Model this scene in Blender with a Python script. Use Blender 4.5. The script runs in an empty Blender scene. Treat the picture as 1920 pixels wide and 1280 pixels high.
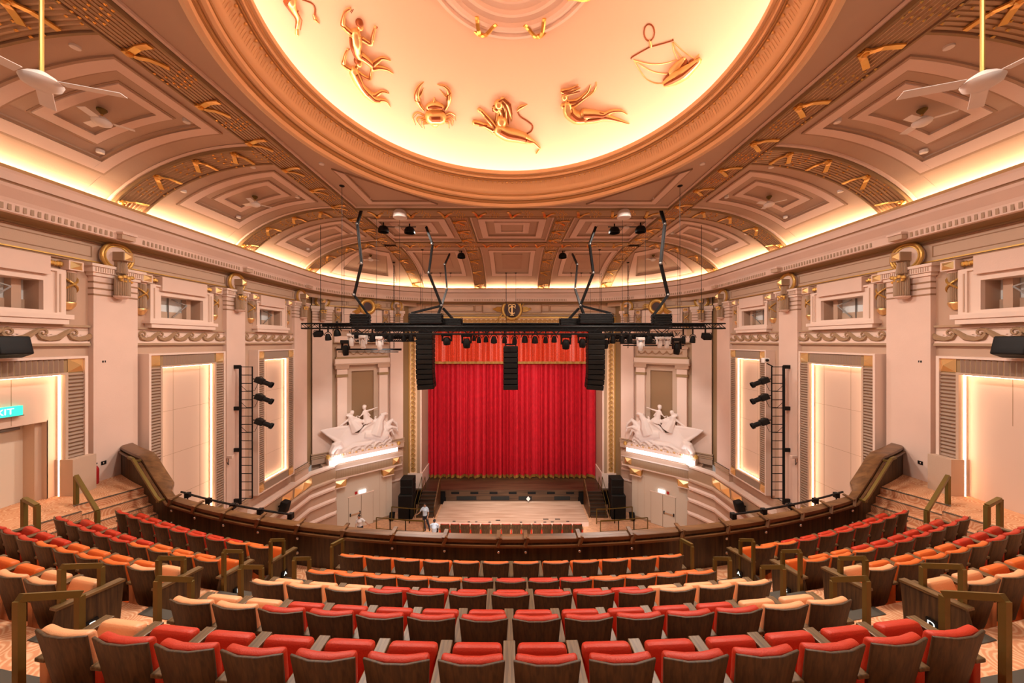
import bpy, math, random
from mathutils import Vector, Matrix
random.seed(7)
SC = bpy.context.scene
COL = SC.collection
R = math.radians
F = 640.0
# ------------------------------------------------------------------ camera, light, exposure
cam = bpy.data.cameras.new('camera'); cam.lens = 12.0; cam.sensor_width = 36.0
cam.clip_start = 0.05; cam.clip_end = 200
camo = bpy.data.objects.new('camera', cam); COL.objects.link(camo)
camo.location = (0, 0, 0); camo.rotation_euler = (R(90), 0, 0)
SC.camera = camo
SC.view_settings.view_transform = 'Standard'; SC.view_settings.look = 'None'
SC.view_settings.gamma = 1.0; SC.view_settings.use_curve_mapping = False
SC.view_settings.exposure = 0.0
W = bpy.data.worlds.new('world'); SC.world = W; W.use_nodes = True
bg = W.node_tree.nodes['Background']; bg.inputs[0].default_value = (1.0, 0.80, 0.68, 1); bg.inputs[1].default_value = .30

def lamp(kind, name, loc, energy, color=(1, .82, .66), size=.3, rot=None, target=None, spot=None, blend=.6):
    l = bpy.data.lights.new(name, kind); l.energy = energy; l.color = color
    if kind == 'AREA':
        l.shape = 'RECTANGLE'
        if isinstance(size, tuple): l.size, l.size_y = size
        else: l.size = l.size_y = size
    else: l.shadow_soft_size = size
    if kind == 'SPOT': l.spot_size = R(spot or 70); l.spot_blend = blend
    o = bpy.data.objects.new(name, l); COL.objects.link(o); o.location = loc
    if target is not None:
        o.rotation_euler = (Vector(target) - Vector(loc)).to_track_quat('-Z', 'Y').to_euler()
    elif rot: o.rotation_euler = rot
    return o
WARM = (1, .80, .62); WHITE = (1, .86, .745)
# house lights: the hall's own downlights (ceiling bays, over the balcony) and stage lamps
for sx in (-1, 1):
    for y, en in ((3.0, 130), (7.9, 430), (12.4, 430), (17.0, 380)):
        lamp('AREA', 'house_light', (sx*4.6, y, 5.3), en, WHITE, .9, rot=(0, 0, 0))
for sx in (-1, 1):
    lamp('SPOT', 'stage_wash', (sx*6.3, 16.4, .0), 1300, (1, .92, .88), .3, target=(sx*9.8, 23.5, -6.5), spot=62)
    lamp('SPOT', 'stage_wash', (sx*3.2, 16.4, .0), 6500, (1, .93, .88), .3, target=(sx*1.5, 22.6, -12.2), spot=42)
    lamp('SPOT', 'curtain_wash', (sx*3.6, 16.6, .0), 2100, (1, .80, .70), .4, target=(sx*3.0, 28, -5.0), spot=70)
    lamp('SPOT', 'seat_wash', (sx*6.0, 8.2, 5.2), 850, (1, .85, .68), .4, target=(sx*7.6, 4.2, -4.5), spot=75)
lamp('SPOT', 'seat_wash', (0, 9.0, 5.8), 550, (1, .85, .7), .4, target=(0, 2.6, -3.5), spot=60)

# ------------------------------------------------------------------ materials
def mat(name, col, rough=.6, metal=0, emis=None, es=0, bump=None, var=None, spec=None, coat=0):
    m = bpy.data.materials.new(name); m.use_nodes = True
    nt = m.node_tree; b = nt.nodes['Principled BSDF']
    b.inputs['Base Color'].default_value = (*col, 1); b.inputs['Roughness'].default_value = rough
    b.inputs['Metallic'].default_value = metal
    if spec is not None: b.inputs['Specular IOR Level'].default_value = spec
    if coat: b.inputs['Coat Weight'].default_value = coat
    if emis: b.inputs['Emission Color'].default_value = (*emis, 1); b.inputs['Emission Strength'].default_value = es
    tc = None
    if bump or var:
        tc = nt.nodes.new('ShaderNodeTexCoord')
    if var:
        amt, sc = var
        n = nt.nodes.new('ShaderNodeTexNoise'); n.inputs['Scale'].default_value = sc; n.inputs['Detail'].default_value = 5
        nt.links.new(tc.outputs['Object'], n.inputs['Vector'])
        r = nt.nodes.new('ShaderNodeValToRGB')
        r.color_ramp.elements[0].position = .3; r.color_ramp.elements[1].position = .7
        r.color_ramp.elements[0].color = (*[c*(1-amt) for c in col], 1)
        r.color_ramp.elements[1].color = (*[min(1, c*(1+amt)) for c in col], 1)
        nt.links.new(n.outputs[0], r.inputs[0]); nt.links.new(r.outputs[0], b.inputs['Base Color'])
    if bump:
        st, sc = bump
        n = nt.nodes.new('ShaderNodeTexNoise'); n.inputs['Scale'].default_value = sc; n.inputs['Detail'].default_value = 3
        nt.links.new(tc.outputs['Object'], n.inputs['Vector'])
        bp = nt.nodes.new('ShaderNodeBump'); bp.inputs['Strength'].default_value = st; bp.inputs['Distance'].default_value = .02
        nt.links.new(n.outputs[0], bp.inputs['Height']); nt.links.new(bp.outputs[0], b.inputs['Normal'])
    return m

def wood(name, c1, c2, axis='Z', sc=9, rough=.45):
    m = bpy.data.materials.new(name); m.use_nodes = True
    nt = m.node_tree; b = nt.nodes['Principled BSDF']; b.inputs['Roughness'].default_value = rough
    tc = nt.nodes.new('ShaderNodeTexCoord'); mp = nt.nodes.new('ShaderNodeMapping')
    s = {'Z': (sc, sc, sc*.06), 'Y': (sc, sc*.06, sc), 'X': (sc*.06, sc, sc)}[axis]
    mp.inputs['Scale'].default_value = s
    n = nt.nodes.new('ShaderNodeTexNoise'); n.inputs['Scale'].default_value = 2.2; n.inputs['Detail'].default_value = 6; n.inputs['Distortion'].default_value = .5
    r = nt.nodes.new('ShaderNodeValToRGB'); r.color_ramp.elements[0].position = .32; r.color_ramp.elements[1].position = .68
    r.color_ramp.elements[0].color = (*c1, 1); r.color_ramp.elements[1].color = (*c2, 1)
    nt.links.new(tc.outputs['Object'], mp.inputs[0]); nt.links.new(mp.outputs[0], n.inputs['Vector'])
    nt.links.new(n.outputs[0], r.inputs[0]); nt.links.new(r.outputs[0], b.inputs['Base Color'])
    return m

def carpet():
    m = bpy.data.materials.new('patterned_carpet'); m.use_nodes = True
    nt = m.node_tree; b = nt.nodes['Principled BSDF']; b.inputs['Roughness'].default_value = .95
    b.inputs['Specular IOR Level'].default_value = .1
    tc = nt.nodes.new('ShaderNodeTexCoord')
    v = nt.nodes.new('ShaderNodeTexVoronoi'); v.inputs['Scale'].default_value = 2.3
    nt.links.new(tc.outputs['Object'], v.inputs['Vector'])
    mu = nt.nodes.new('ShaderNodeMath'); mu.operation = 'MULTIPLY'; mu.inputs[1].default_value = 70
    nt.links.new(v.outputs['Distance'], mu.inputs[0])
    si = nt.nodes.new('ShaderNodeMath'); si.operation = 'SINE'; nt.links.new(mu.outputs[0], si.inputs[0])
    n2 = nt.nodes.new('ShaderNodeTexNoise'); n2.inputs['Scale'].default_value = 35; nt.links.new(tc.outputs['Object'], n2.inputs['Vector'])
    ad = nt.nodes.new('ShaderNodeMath'); ad.operation = 'MULTIPLY_ADD'; ad.inputs[1].default_value = 2.2
    nt.links.new(n2.outputs[0], ad.inputs[0]); nt.links.new(si.outputs[0], ad.inputs[2])
    r = nt.nodes.new('ShaderNodeValToRGB')
    r.color_ramp.elements[0].position = .35; r.color_ramp.elements[1].position = .95
    r.color_ramp.elements[0].color = (.58, .27, .14, 1); r.color_ramp.elements[1].color = (.70, .44, .27, 1)
    e = r.color_ramp.elements.new(.62); e.color = (.64, .34, .18, 1)
    sc2 = nt.nodes.new('ShaderNodeMath'); sc2.operation = 'MULTIPLY'; sc2.inputs[1].default_value = .48
    nt.links.new(ad.outputs[0], sc2.inputs[0]); nt.links.new(sc2.outputs[0], r.inputs[0])
    nt.links.new(r.outputs[0], b.inputs['Base Color'])
    return m

M = dict(
    pink=mat('pink_plaster', (.77, .58, .485), .75, bump=(.08, 30), var=(.04, .8)),
    white=mat('cream_plaster', (.82, .65, .55), .7),
    taupe=mat('taupe_plaster', (.44, .30, .19), .8, var=(.05, 1.2)),
    olive=mat('olive_taupe_plaster', (.34, .225, .11), .8),
    mauve=mat('mauve_plaster', (.53, .36, .26), .8, var=(.05, 1)),
    field=mat('ceiling_field_plaster', (.57, .41, .30), .8, bump=(.1, 40)),
    light=mat('ceiling_band_plaster', (.82, .63, .53), .8, bump=(.1, 40)),
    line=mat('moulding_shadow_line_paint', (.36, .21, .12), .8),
    breed=mat('beam_reeding', (.52, .35, .20), .42, .25),
    freed=mat('frame_corrugation', (.35, .245, .18), .6),
    wave=mat('wave_relief_paint', (.37, .235, .13), .7),
    groove=mat('panel_groove_paint', (.46, .31, .21), .8),
    reed=mat('reeded_moulding_paint', (.40, .27, .17), .55),
    goldp=mat('gilded_paint', (.62, .37, .10), .4, .6),
    gold=mat('gold_leaf', (.86, .50, .13), .28, .92),
    goldl=mat('pale_gold_relief', (.95, .66, .30), .3, .75),
    brown=mat('relief_shade_and_brown_lacquer', (.30, .075, .015), .4, .3),
    domep=mat('dome_plaster', (.88, .60, .44), .8),
    cream=mat('dome_ring_cream', (.86, .60, .36), .6),
    ochre=mat('dome_ring_ochre', (.48, .28, .11), .6),
    brass=mat('aged_brass', (.17, .115, .025), .45, .5),
    black=mat('black_metal', (.006, .0055, .0055), .55, spec=.25),
    blackp=mat('black_painted_wood', (.016, .015, .013), .7, spec=.3),
    grey=mat('grey_metal', (.25, .24, .23), .4, .7),
    chrome=mat('polished_steel', (.8, .78, .74), .15, 1),
    wht=mat('white_enamel', (.82, .76, .72), .35),
    lens=mat('lamp_lens', (.9, .9, .9), .2, emis=(1, .97, .92), es=6),
    red=mat('red_leather', (.46, .030, .008), .48, spec=.35, bump=(.15, 90)),
    orange=mat('orange_leather', (.62, .13, .02), .48, spec=.35, bump=(.15, 90)),
    peach=mat('peach_leather', (.76, .36, .17), .45, bump=(.15, 90)),
    walnut=wood('walnut_veneer', (.022, .010, .0025), (.088, .045, .013), 'Z', 16, .55),
    plank=wood('walnut_armrest_veneer', (.065, .036, .012), (.19, .115, .045), 'Y', 16, .38),
    parap=wood('parapet_walnut', (.022, .010, .004), (.085, .042, .015), 'Z', 6, .4),
    cap=wood('parapet_cap_walnut', (.08, .034, .012), (.19, .09, .033), 'X', 4, .35),
    stagew=wood('stage_planks', (.36, .21, .13), (.55, .37, .26), 'X', 3, .45),
    staged=wood('dark_stage_boards', (.035, .016, .008), (.10, .05, .025), 'X', 3, .4),
    carpet=carpet(),
    orchfl=mat('orchestra_carpet', (.62, .33, .18), .9, var=(.15, 6)),
    nosing=mat('dark_stair_nosing', (.055, .048, .035), .6),
    panel=mat('lit_wall_panel', (.66, .49, .39), .6, bump=(.05, 60)),
    velvet=mat('red_velvet', (.56, .005, .020), .75, var=(.12, 3)),
    valance=mat('red_brocade', (.62, .055, .02), .45, var=(.45, 22)),
    fringe=mat('gold_fringe', (.34, .17, .03), .6, .2),
    statue=mat('white_statue_plaster', (.84, .72, .66), .6),
    door=mat('cream_door_paint', (.70, .61, .50), .5),
    led=mat('warm_led_strip', (1, .8, .5), .5, emis=(1, .70, .46), es=14),
    ledc=mat('warm_cove_led', (1, .8, .5), .5, emis=(1, .70, .45), es=36),
    ledd=mat('dome_cove_led', (1, .85, .6), .5, emis=(1, .83, .70), es=13),
    ledw=mat('cool_white_led_panel', (1, 1, 1), .5, emis=(.93, .95, 1), es=1.5),
    exitg=mat('green_exit_panel', (.02, .5, .35), .4, emis=(.03, .62, .42), es=1.6),
    exitw=mat('lit_white_lettering', (1, 1, 1), .4, emis=(.85, 1, .95), es=1.3),
    signr=mat('red_sign', (.5, .03, .03), .5),
    dark=mat('medallion_dark', (.05, .012, .01), .4),
    glass=mat('dull_tan_panel', (.30, .175, .085), .6),
    blue=mat('pale_blue_backing', (.78, .84, .86), .7),
    skin=mat('skin', (.45, .24, .15), .6), hair=mat('black_hair', (.012, .009, .008), .6),
    shirtb=mat('pale_blue_shirt', (.55, .66, .78), .8), shirtw=mat('white_shirt', (.8, .8, .8), .8),
    trouser=mat('dark_trousers', (.02, .02, .028), .8), shoe=mat('black_shoes', (.01, .01, .01), .5),
    extred=mat('extinguisher_red', (.45, .02, .02), .35),
)

# ------------------------------------------------------------------ mesh builder
def fr(o, ex, ey, ez=(0, 0, 1)):
    m = Matrix.Identity(4)
    for i, v in enumerate((ex, ey, ez)):
        for j in range(3): m[j][i] = v[j]
    for j in range(3): m[j][3] = o[j]
    return m
def T(x, y, z): return Matrix.Translation((x, y, z))
def Rz(a): return Matrix.Rotation(a, 4, 'Z')
def Rx(a): return Matrix.Rotation(a, 4, 'X')
def Ry(a): return Matrix.Rotation(a, 4, 'Y')

class MB:
    def __init__(s): s.v = []; s.f = []; s.m = []; s.mats = []
    def mi(s, m):
        if m not in s.mats: s.mats.append(m)
        return s.mats.index(m)
    def add(s, vs, fs, m, X=None):
        k = len(s.v); i = s.mi(m)
        for p in vs:
            p = Vector(p)
            s.v.append(X @ p if X is not None else p)
        for f in fs: s.f.append([a+k for a in f]); s.m.append(i)
    def box(s, x0, x1, y0, y1, z0, z1, m, X=None):
        vs = [(x, y, z) for z in (z0, z1) for y in (y0, y1) for x in (x0, x1)]
        s.add(vs, [(0, 2, 3, 1), (4, 5, 7, 6), (0, 1, 5, 4), (2, 6, 7, 3), (0, 4, 6, 2), (1, 3, 7, 5)], m, X)
    def grid(s, fn, nu, nv, m, X=None):
        vs = [fn(i/nu, j/nv) for j in range(nv+1) for i in range(nu+1)]
        fs = [(j*(nu+1)+i, j*(nu+1)+i+1, (j+1)*(nu+1)+i+1, (j+1)*(nu+1)+i) for j in range(nv) for i in range(nu)]
        s.add(vs, fs, m, X)
    def tube(s, pts, r, m, n=6, X=None, cap=True, flat=None):
        pts = [Vector(p) for p in pts]; L = len(pts)
        rs = r if isinstance(r, (list, tuple)) else [r]*L
        vs = []; up = None
        for i, p in enumerate(pts):
            d = (pts[min(i+1, L-1)] - pts[max(i-1, 0)])
            d = d.normalized() if d.length > 1e-9 else Vector((0, 0, 1))
            if up is None: up = Vector((0, 0, 1)) if abs(d.z) < .9 else Vector((1, 0, 0))
            a = d.cross(up)
            if a.length < 1e-6: a = d.orthogonal()
            a.normalize(); b = a.cross(d).normalized()
            up = b
            for k in range(n):
                t = 2*math.pi*(k+.5)/n
                vs.append(p + (a*math.cos(t) + b*math.sin(t)*(flat or 1))*rs[i])
        fs = [(i*n+k, i*n+(k+1) % n, (i+1)*n+(k+1) % n, (i+1)*n+k) for i in range(L-1) for k in range(n)]
        if cap: fs += [tuple(range(n))[::-1], tuple((L-1)*n+k for k in range(n))]
        s.add(vs, fs, m, X)
    def bar(s, a, b, w, m, X=None, h=None):
        a = Vector(a); b = Vector(b); d = (b-a); L = d.length; d.normalize()
        e = d.cross(Vector((0, 0, 1)))
        e = e.normalized() if e.length > 1e-4 else Vector((1, 0, 0))
        g = e.cross(d); h = h or w
        vs = [p + e*i*w/2 + g*j*h/2 for p in (a, b) for j in (-1, 1) for i in (-1, 1)]
        s.add(vs, [(0, 1, 3, 2), (4, 6, 7, 5), (0, 4, 5, 1), (2, 3, 7, 6), (0, 2, 6, 4), (1, 5, 7, 3)], m, X)
    def lathe(s, prof, m, n=16, X=None, a0=0, a1=2*math.pi):
        full = abs(a1-a0-2*math.pi) < 1e-6; k = n if full else n+1
        vs = [(r*math.cos(a0+(a1-a0)*i/n), r*math.sin(a0+(a1-a0)*i/n), z) for r, z in prof for i in range(k)]
        fs = []
        for j in range(len(prof)-1):
            for i in range(n):
                i2 = (i+1) % k if full else i+1
                fs.append((j*k+i, j*k+i2, (j+1)*k+i2, (j+1)*k+i))
        s.add(vs, fs, m, X)
    def prism(s, poly, y0, y1, m, X=None):
        "poly in local x,z extruded along y"
        n = len(poly)
        vs = [(x, y0, z) for x, z in poly] + [(x, y1, z) for x, z in poly]
        s.add(vs, [tuple(range(n)), tuple(range(2*n-1, n-1, -1))] + [(i, (i+1) % n, n+(i+1) % n, n+i) for i in range(n)], m, X)
    def ell(s, c, r, m, n=10, X=None):
        rx, ry, rz = r if isinstance(r, (tuple, list)) else (r, r, r)
        h = n//2; vs = [(c[0], c[1], c[2]-rz)]
        for j in range(1, h):
            a = math.pi*j/h
            for i in range(n):
                b = 2*math.pi*i/n
                vs.append((c[0]+rx*math.sin(a)*math.cos(b), c[1]+ry*math.sin(a)*math.sin(b), c[2]-rz*math.cos(a)))
        vs.append((c[0], c[1], c[2]+rz)); q = len(vs)-1
        fs = [(0, 1+(i+1) % n, 1+i) for i in range(n)]
        for j in range(h-2):
            for i in range(n): fs.append((1+j*n+i, 1+j*n+(i+1) % n, 1+(j+1)*n+(i+1) % n, 1+(j+1)*n+i))
        fs += [(q, 1+(h-2)*n+i, 1+(h-2)*n+(i+1) % n) for i in range(n)]
        s.add(vs, fs, m, X)
    def rbox(s, c, size, r, m, X=None, fn=None):
        h = [a/2 for a in size]; r = min(r, min(h)*.999)
        def co(a): return [-a, -a+r*.4, -a+r, -a*.33+r*.33, a*.33-r*.33, a-r, a-r*.4, a]
        ax = [co(a) for a in h]; vs = []; fs = []
        for d in range(3):
            u, w = (d+1) % 3, (d+2) % 3
            for sg in (-1, 1):
                k = len(vs); nu, nw = len(ax[u]), len(ax[w])
                for b in ax[w]:
                    for a in ax[u]:
                        p = [0, 0, 0]; p[d] = sg*h[d]; p[u] = a; p[w] = b
                        q = [max(-(h[i]-r), min(h[i]-r, p[i])) for i in range(3)]
                        dd = Vector([p[i]-q[i] for i in range(3)])
                        if dd.length > 1e-9: dd = dd.normalized()*r
                        v = Vector(q)+dd+Vector(c)
                        vs.append(fn(v) if fn else v)
                for j in range(nw-1):
                    for i in range(nu-1):
                        f = (k+j*nu+i, k+j*nu+i+1, k+(j+1)*nu+i+1, k+(j+1)*nu+i)
                        fs.append(f if sg > 0 else f[::-1])
        s.add(vs, fs, m, X)
    def torus(s, c, R0, r, m, n=20, k=6, X=None, a0=0, a1=2*math.pi, flat=1):
        "ring in local xz plane"
        pts = []
        prof = [(R0+r*math.cos(2*math.pi*i/k), flat*r*math.sin(2*math.pi*i/k)) for i in range(k+1)]
        Y = (X or Matrix.Identity(4)) @ T(*c) @ Rx(R(90))
        s.lathe(prof, m, n, Y, a0, a1)
    def build(s, name, parent=None, smooth=False, mirror=False, local=False, origin=None):
        me = bpy.data.meshes.new(name)
        vs = [Vector((-p.x, p.y, p.z)) if mirror else p for p in s.v]
        off = Vector((0, 0, 0))
        if not local:
            if parent is not None:
                off = parent.get('_w') and Vector(parent['_w']) or Vector((0, 0, 0))
            elif origin is not None: off = Vector(origin)
            elif vs:
                xs = [p.x for p in vs]; ys = [p.y for p in vs]; zs = [p.z for p in vs]
                off = Vector(((min(xs)+max(xs))/2, (min(ys)+max(ys))/2, min(zs)))
        fs = [f[::-1] for f in s.f] if mirror else s.f
        me.from_pydata([p-off for p in vs], [], fs)
        for m in s.mats: me.materials.append(m)
        for p, i in zip(me.polygons, s.m): p.material_index = i
        if smooth:
            for p in me.polygons: p.use_smooth = True
            if hasattr(me, 'set_sharp_from_angle'): me.set_sharp_from_angle(angle=R(45))
        me.validate()
        o = bpy.data.objects.new(name, me); COL.objects.link(o)
        if parent is not None:
            o.parent = parent
            o['_w'] = tuple(off)
        else:
            o.location = off; o['_w'] = tuple(off)
        return o

def tag(o, label, cat=None, group=None, kind=None):
    if label: o['label'] = label
    if cat: o['category'] = cat
    if group: o['group'] = group
    if kind: o['kind'] = kind
    return o
def thing(name, loc, label, cat, group=None, kind=None, rz=0):
    o = bpy.data.objects.new(name, None); COL.objects.link(o); o.location = loc; o.rotation_euler = (0, 0, rz)
    o.empty_display_size = .1; o['_w'] = tuple(loc)
    return tag(o, label, cat, group, kind)
def struct(o, label=None):
    o['kind'] = 'structure'
    if label: o['label'] = label
    return o
def remesh(o, vox, sm=4):
    r = o.modifiers.new('fuse', 'REMESH'); r.mode = 'VOXEL'; r.voxel_size = vox; r.use_smooth_shade = True
    q = o.modifiers.new('soften', 'SMOOTH'); q.factor = .5; q.iterations = sm
def P(px, py, Y): return Vector(((px-960)/F*Y, Y, (640-py)/F*Y))
SIDE = {-1: 'left', 1: 'right'}
TRIM = [0]
def trim(mb, label=None, smooth=False, mirror=False, parent=None):
    TRIM[0] += 1
    return struct(mb.build('trim_%d' % TRIM[0], smooth=smooth, mirror=mirror), label)
# ------------------------------------------------------------------ surfaces with stepped panels
def rings(mb, surf, rects, offs, mats, nu=10, nv=6, base=0.0):
    def patch(u0, u1, v0, v1, off, m):
        if u1-u0 < 1e-6 or v1-v0 < 1e-6: return
        mb.grid(lambda a, b: surf(u0+(u1-u0)*a, v0+(v1-v0)*b, off), max(1, nu), max(1, nv), m)
    def wall(r, o0, o1, m):
        if abs(o0-o1) < 1e-6: return
        u0, u1, v0, v1 = r
        for fn in (lambda a, b: surf(u0+(u1-u0)*a, v0, o0+(o1-o0)*b), lambda a, b: surf(u0+(u1-u0)*a, v1, o0+(o1-o0)*b)):
            mb.grid(fn, nu, 1, m)
        for fn in (lambda a, b: surf(u0, v0+(v1-v0)*a, o0+(o1-o0)*b), lambda a, b: surf(u1, v0+(v1-v0)*a, o0+(o1-o0)*b)):
            mb.grid(fn, nv, 1, m)
    prev = base
    for i, (r, off, m) in enumerate(zip(rects, offs, mats)):
        u0, u1, v0, v1 = r
        wall(r, prev, off, m)
        if i+1 < len(rects):
            a0, a1, b0, b1 = rects[i+1]
            patch(u0, u1, v0, b0, off, m); patch(u0, u1, b1, v1, off, m)
            patch(u0, a0, b0, b1, off, m); patch(a1, u1, b0, b1, off, m)
        else: patch(u0, u1, v0, v1, off, m)
        prev = off
def nest(u0, u1, v0, v1, steps):
    "steps: list of (du, dv, off, mat) cumulative insets"
    rects = []; offs = []; ms = []
    for du, dv, off, m in steps:
        rects.append((u0+du, u1-du, v0+dv, v1-dv)); offs.append(off); ms.append(M[m])
    return rects, offs, ms

ZC = 5.6; XB = 7.3; VA = 5.0; VD = 3.55
def prof(u): return ZC - VD*(1-math.sqrt(max(0, 1-u*u)))
def side_surf(sx):
    def f(x, y, off):
        u = min(.985, max(0, (x-XB)/VA)); z = prof(u)
        dz = -VD*u/math.sqrt(max(.02, 1-u*u))/VA
        n = Vector((dz, 0, -1)).normalized()
        p = Vector((x, y, z)) + n*off
        p.x *= sx; return p
    return f
FA = 7.0; YF = 19.6
def front_surf(x, y, off):
    u = min(.985, max(0, (y-YF)/FA)); z = prof(u)
    dz = -VD*u/math.sqrt(max(.02, 1-u*u))/FA
    n = Vector((0, dz, -1)).normalized()
    return Vector((x, y, z)) + n*off
WALLC = [(12.3, 19.6), (12.0, 20.87), (11.5, 22.2), (10.6, 23.4), (9.34, 24.6), (7.3, 26.3)]
def along(pts, t):
    L = [0]
    for a, b in zip(pts, pts[1:]): L.append(L[-1]+math.dist(a, b))
    d = t*L[-1]
    for i in range(len(pts)-1):
        if d <= L[i+1] or i == len(pts)-2:
            k = (d-L[i])/(L[i+1]-L[i]); return tuple(a+(b-a)*k for a, b in zip(pts[i], pts[i+1]))
def corner_surf(sx):
    def f(u, v, off):
        b = along(WALLC, min(1, max(0, v))); u = min(.985, max(0, u))
        x = XB+(b[0]-XB)*u; y = YF+(b[1]-YF)*u
        d = Vector((b[0]-XB, b[1]-YF, 0)); a = d.length; d.normalize()
        dz = -VD*u/math.sqrt(max(.02, 1-u*u))/a
        p = Vector((x, y, prof(u))) + Vector((d.x*dz, d.y*dz, -1)).normalized()*off
        p.x *= sx; return p
    return f
def flat_surf(z):
    return lambda x, y, off: Vector((x, y, z-off))

ARCH = [5.65, 10.13, 14.6, 19.25]; HW = .42
# side vault bays
for sx in (-1, 1):
    mb = MB(); S = side_surf(sx)
    ys = [1.2] + ARCH
    for k in range(4):
        y0 = ys[k]; y1 = ys[k+1]
        lo = y0+(HW if k else 0); hi = y1-HW
        c = (lo+hi)/2; h = (hi-lo)/2
        if k == 0: c = hi-1.82; h = 1.82
        rects = [(XB, 12.2, lo, hi), (7.75, 10.95, c-1.25, c+1.25), (7.80, 10.9, c-1.2, c+1.2), (8.05, 10.65, c-.95, c+.95), (8.11, 10.60, c-.89, c+.89),
                 (8.38, 10.33, c-.62, c+.62), (8.42, 10.29, c-.58, c+.58), (8.62, 10.10, c-.38, c+.38)]
        offs = [0, .05, .03, -.03, -.09, -.02, -.06, -.12]
        ms = [M['field'], M['groove'], M['light'], M['groove'], M['field'], M['groove'], M['light'], M['field']]
        offs = [0, .045, .05, .01, -.05, -.03, 0.0, -.07]
        rings(mb, S, rects, offs, ms, 12, 2)
    struct(mb.build('ceiling', smooth=False), 'coved side vault with stepped rectangular panels on the %s' % SIDE[sx])
    # corner fan
    mb = MB(); S = corner_surf(sx)
    rects = [(0, .985, 0, 1), (.24, .80, .16, .84), (.25, .79, .17, .83), (.34, .72, .25, .75), (.36, .70, .27, .73), (.46, .62, .38, .62)]
    rings(mb, S, rects, [0, .05, .05, .0, -.05, 0], [M['field'], M['groove'], M['light'], M['groove'], M['field'], M['field']], 12, 16)
    struct(mb.build('ceiling'), 'fan shaped corner vault with a triangular panel on the %s' % SIDE[sx])
# front: flat panels and front cove
mb = MB()
cols = [(-6.93, -2.72), (-1.95, 1.95), (2.72, 6.93)]
for x0, x1 in cols:
    c = (x0+x1)/2; hx = (x1-x0)/2
    y0, y1 = 15.1, 18.85
    rects, offs, ms = nest(x0, x1, y0, y1, [(-.4, -.2, 0, 'field'), (.35, .45, .05, 'groove'), (.38, .48, .05, 'light'), (.7, .75, 0, 'groove'), (.74, .79, -.06, 'field'), (1.1, 1.1, 0, 'light'), (1.4, 1.36, -.05, 'field')])
    rings(mb, flat_surf(ZC+.02), rects, offs, ms, 1, 1)
    rects = [(x0-.4, x1+.4, 19.2, 26.4), (x0+.5, x1-.5, 20.7, 24.3), (x0+.53, x1-.53, 20.73, 24.27), (x0+.8, x1-.8, 21.0, 24.0), (x0+.84, x1-.84, 21.05, 23.95), (x0+1.3, x1-1.3, 21.5, 23.5)]
    rings(mb, front_surf, rects, [0, .05, .05, 0, -.05, .0], [M['field'], M['groove'], M['light'], M['groove'], M['field'], M['mauve']], 1, 12)
struct(mb.build('ceiling'), 'flat and coved ceiling bays over the stage front')
# flat ceiling with the dome hole
DY = 8.1; DR = 5.95
mb = MB(); n = 128
X0, X1, Y0, Y1 = -6.9, 6.9, 1.0, 14.5
vs = []; fs = []
for i in range(n):
    a = 2*math.pi*(i+.5)/n; dx, dy = math.cos(a), math.sin(a)
    k = min((X1 if dx > 0 else -X0)/abs(dx), (Y1-DY)/dy if dy > 0 else (DY-Y0)/-dy)
    vs += [(DR*dx, DY+DR*dy, ZC), (k*dx, DY+k*dy, ZC)]
for i in range(n):
    j = (i+1) % n; fs.append((2*i, 2*j, 2*j+1, 2*i+1))
mb.add(vs, fs, M['field'])
mb.box(-7, 7, -3, 1.2, ZC, ZC+.1, M['field'])
for sx in (-1, 1):
    for sy, yc in ((1, 14.0), (-1, 2.2)):
        def tri(s):
            a = 5.98-s; 
            p = [(a, s), (a-3.1+s*1.9, s), (a-.0, s+3.1-s*1.9)]
            return [(sx*x, yc-sy*y) for x, y in p]
        o, i_ = tri(.18), tri(.42)
        for z, (A, B), m in ((ZC-.05, (tri(.18), tri(.42)), 'light'), (ZC-.055, (tri(.14), tri(.18)), 'groove'), (ZC-.055, (tri(.42), tri(.46)), 'groove')):
            for q in range(3):
                r = (q+1) % 3
                pts = [A[q], A[r], B[r], B[q]]
                mb.add([(x, y, z) for x, y in pts]+[(x, y, ZC) for x, y in pts], [(0, 1, 2, 3), (0, 4, 5, 1), (3, 2, 6, 7)], M[m])
struct(mb.build('ceiling'), 'flat ceiling around the dome with triangular corner panels')

# ------------------------------------------------------------------ dome
DZ0 = 6.75; DA = 5.95; DH = 2.75
def dome_z(r): return DZ0 + DH*math.sqrt(max(0, 1-(r/DA)**2))
TD = T(0, DY, 0)
mb = MB()
pr = [(DA*math.sin(R(90)*i/24), DZ0+DH*math.cos(R(90)*i/24)) for i in range(25)]
mb.lathe(pr, M['domep'], 96, TD)
struct(mb.build('ceiling', smooth=True), 'shallow lit dome over the auditorium')
mb = MB()
def band(p, m, n=128): mb.lathe(p, M[m], n, TD)
band([(5.98, 5.60), (5.98, 5.50), (5.90, 5.47), (5.84, 5.50), (5.84, 5.62)], 'cream')
band([(5.84, 5.62), (5.80, 5.64), (5.80, 5.74)], 'ochre')
band([(5.80, 5.74), (5.74, 5.72), (5.68, 5.76), (5.68, 5.86)], 'cream')
band([(5.68, 5.86), (5.66, 5.87), (5.66, 5.93)], 'ochre')
cv = [(5.66, 5.93), (5.62, 5.97), (5.60, 6.03), (5.57, 6.12), (5.53, 6.21), (5.48, 6.29), (5.44, 6.34)]
band(cv, 'cream')
band([(5.44, 6.34), (5.40, 6.33), (5.40, 6.40)], 'ochre')
band([(5.40, 6.40), (5.34, 6.39), (5.34, 6.47), (5.30, 6.47)], 'cream')
band([(5.30, 6.47), (5.30, 6.52)], 'ochre')
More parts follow.
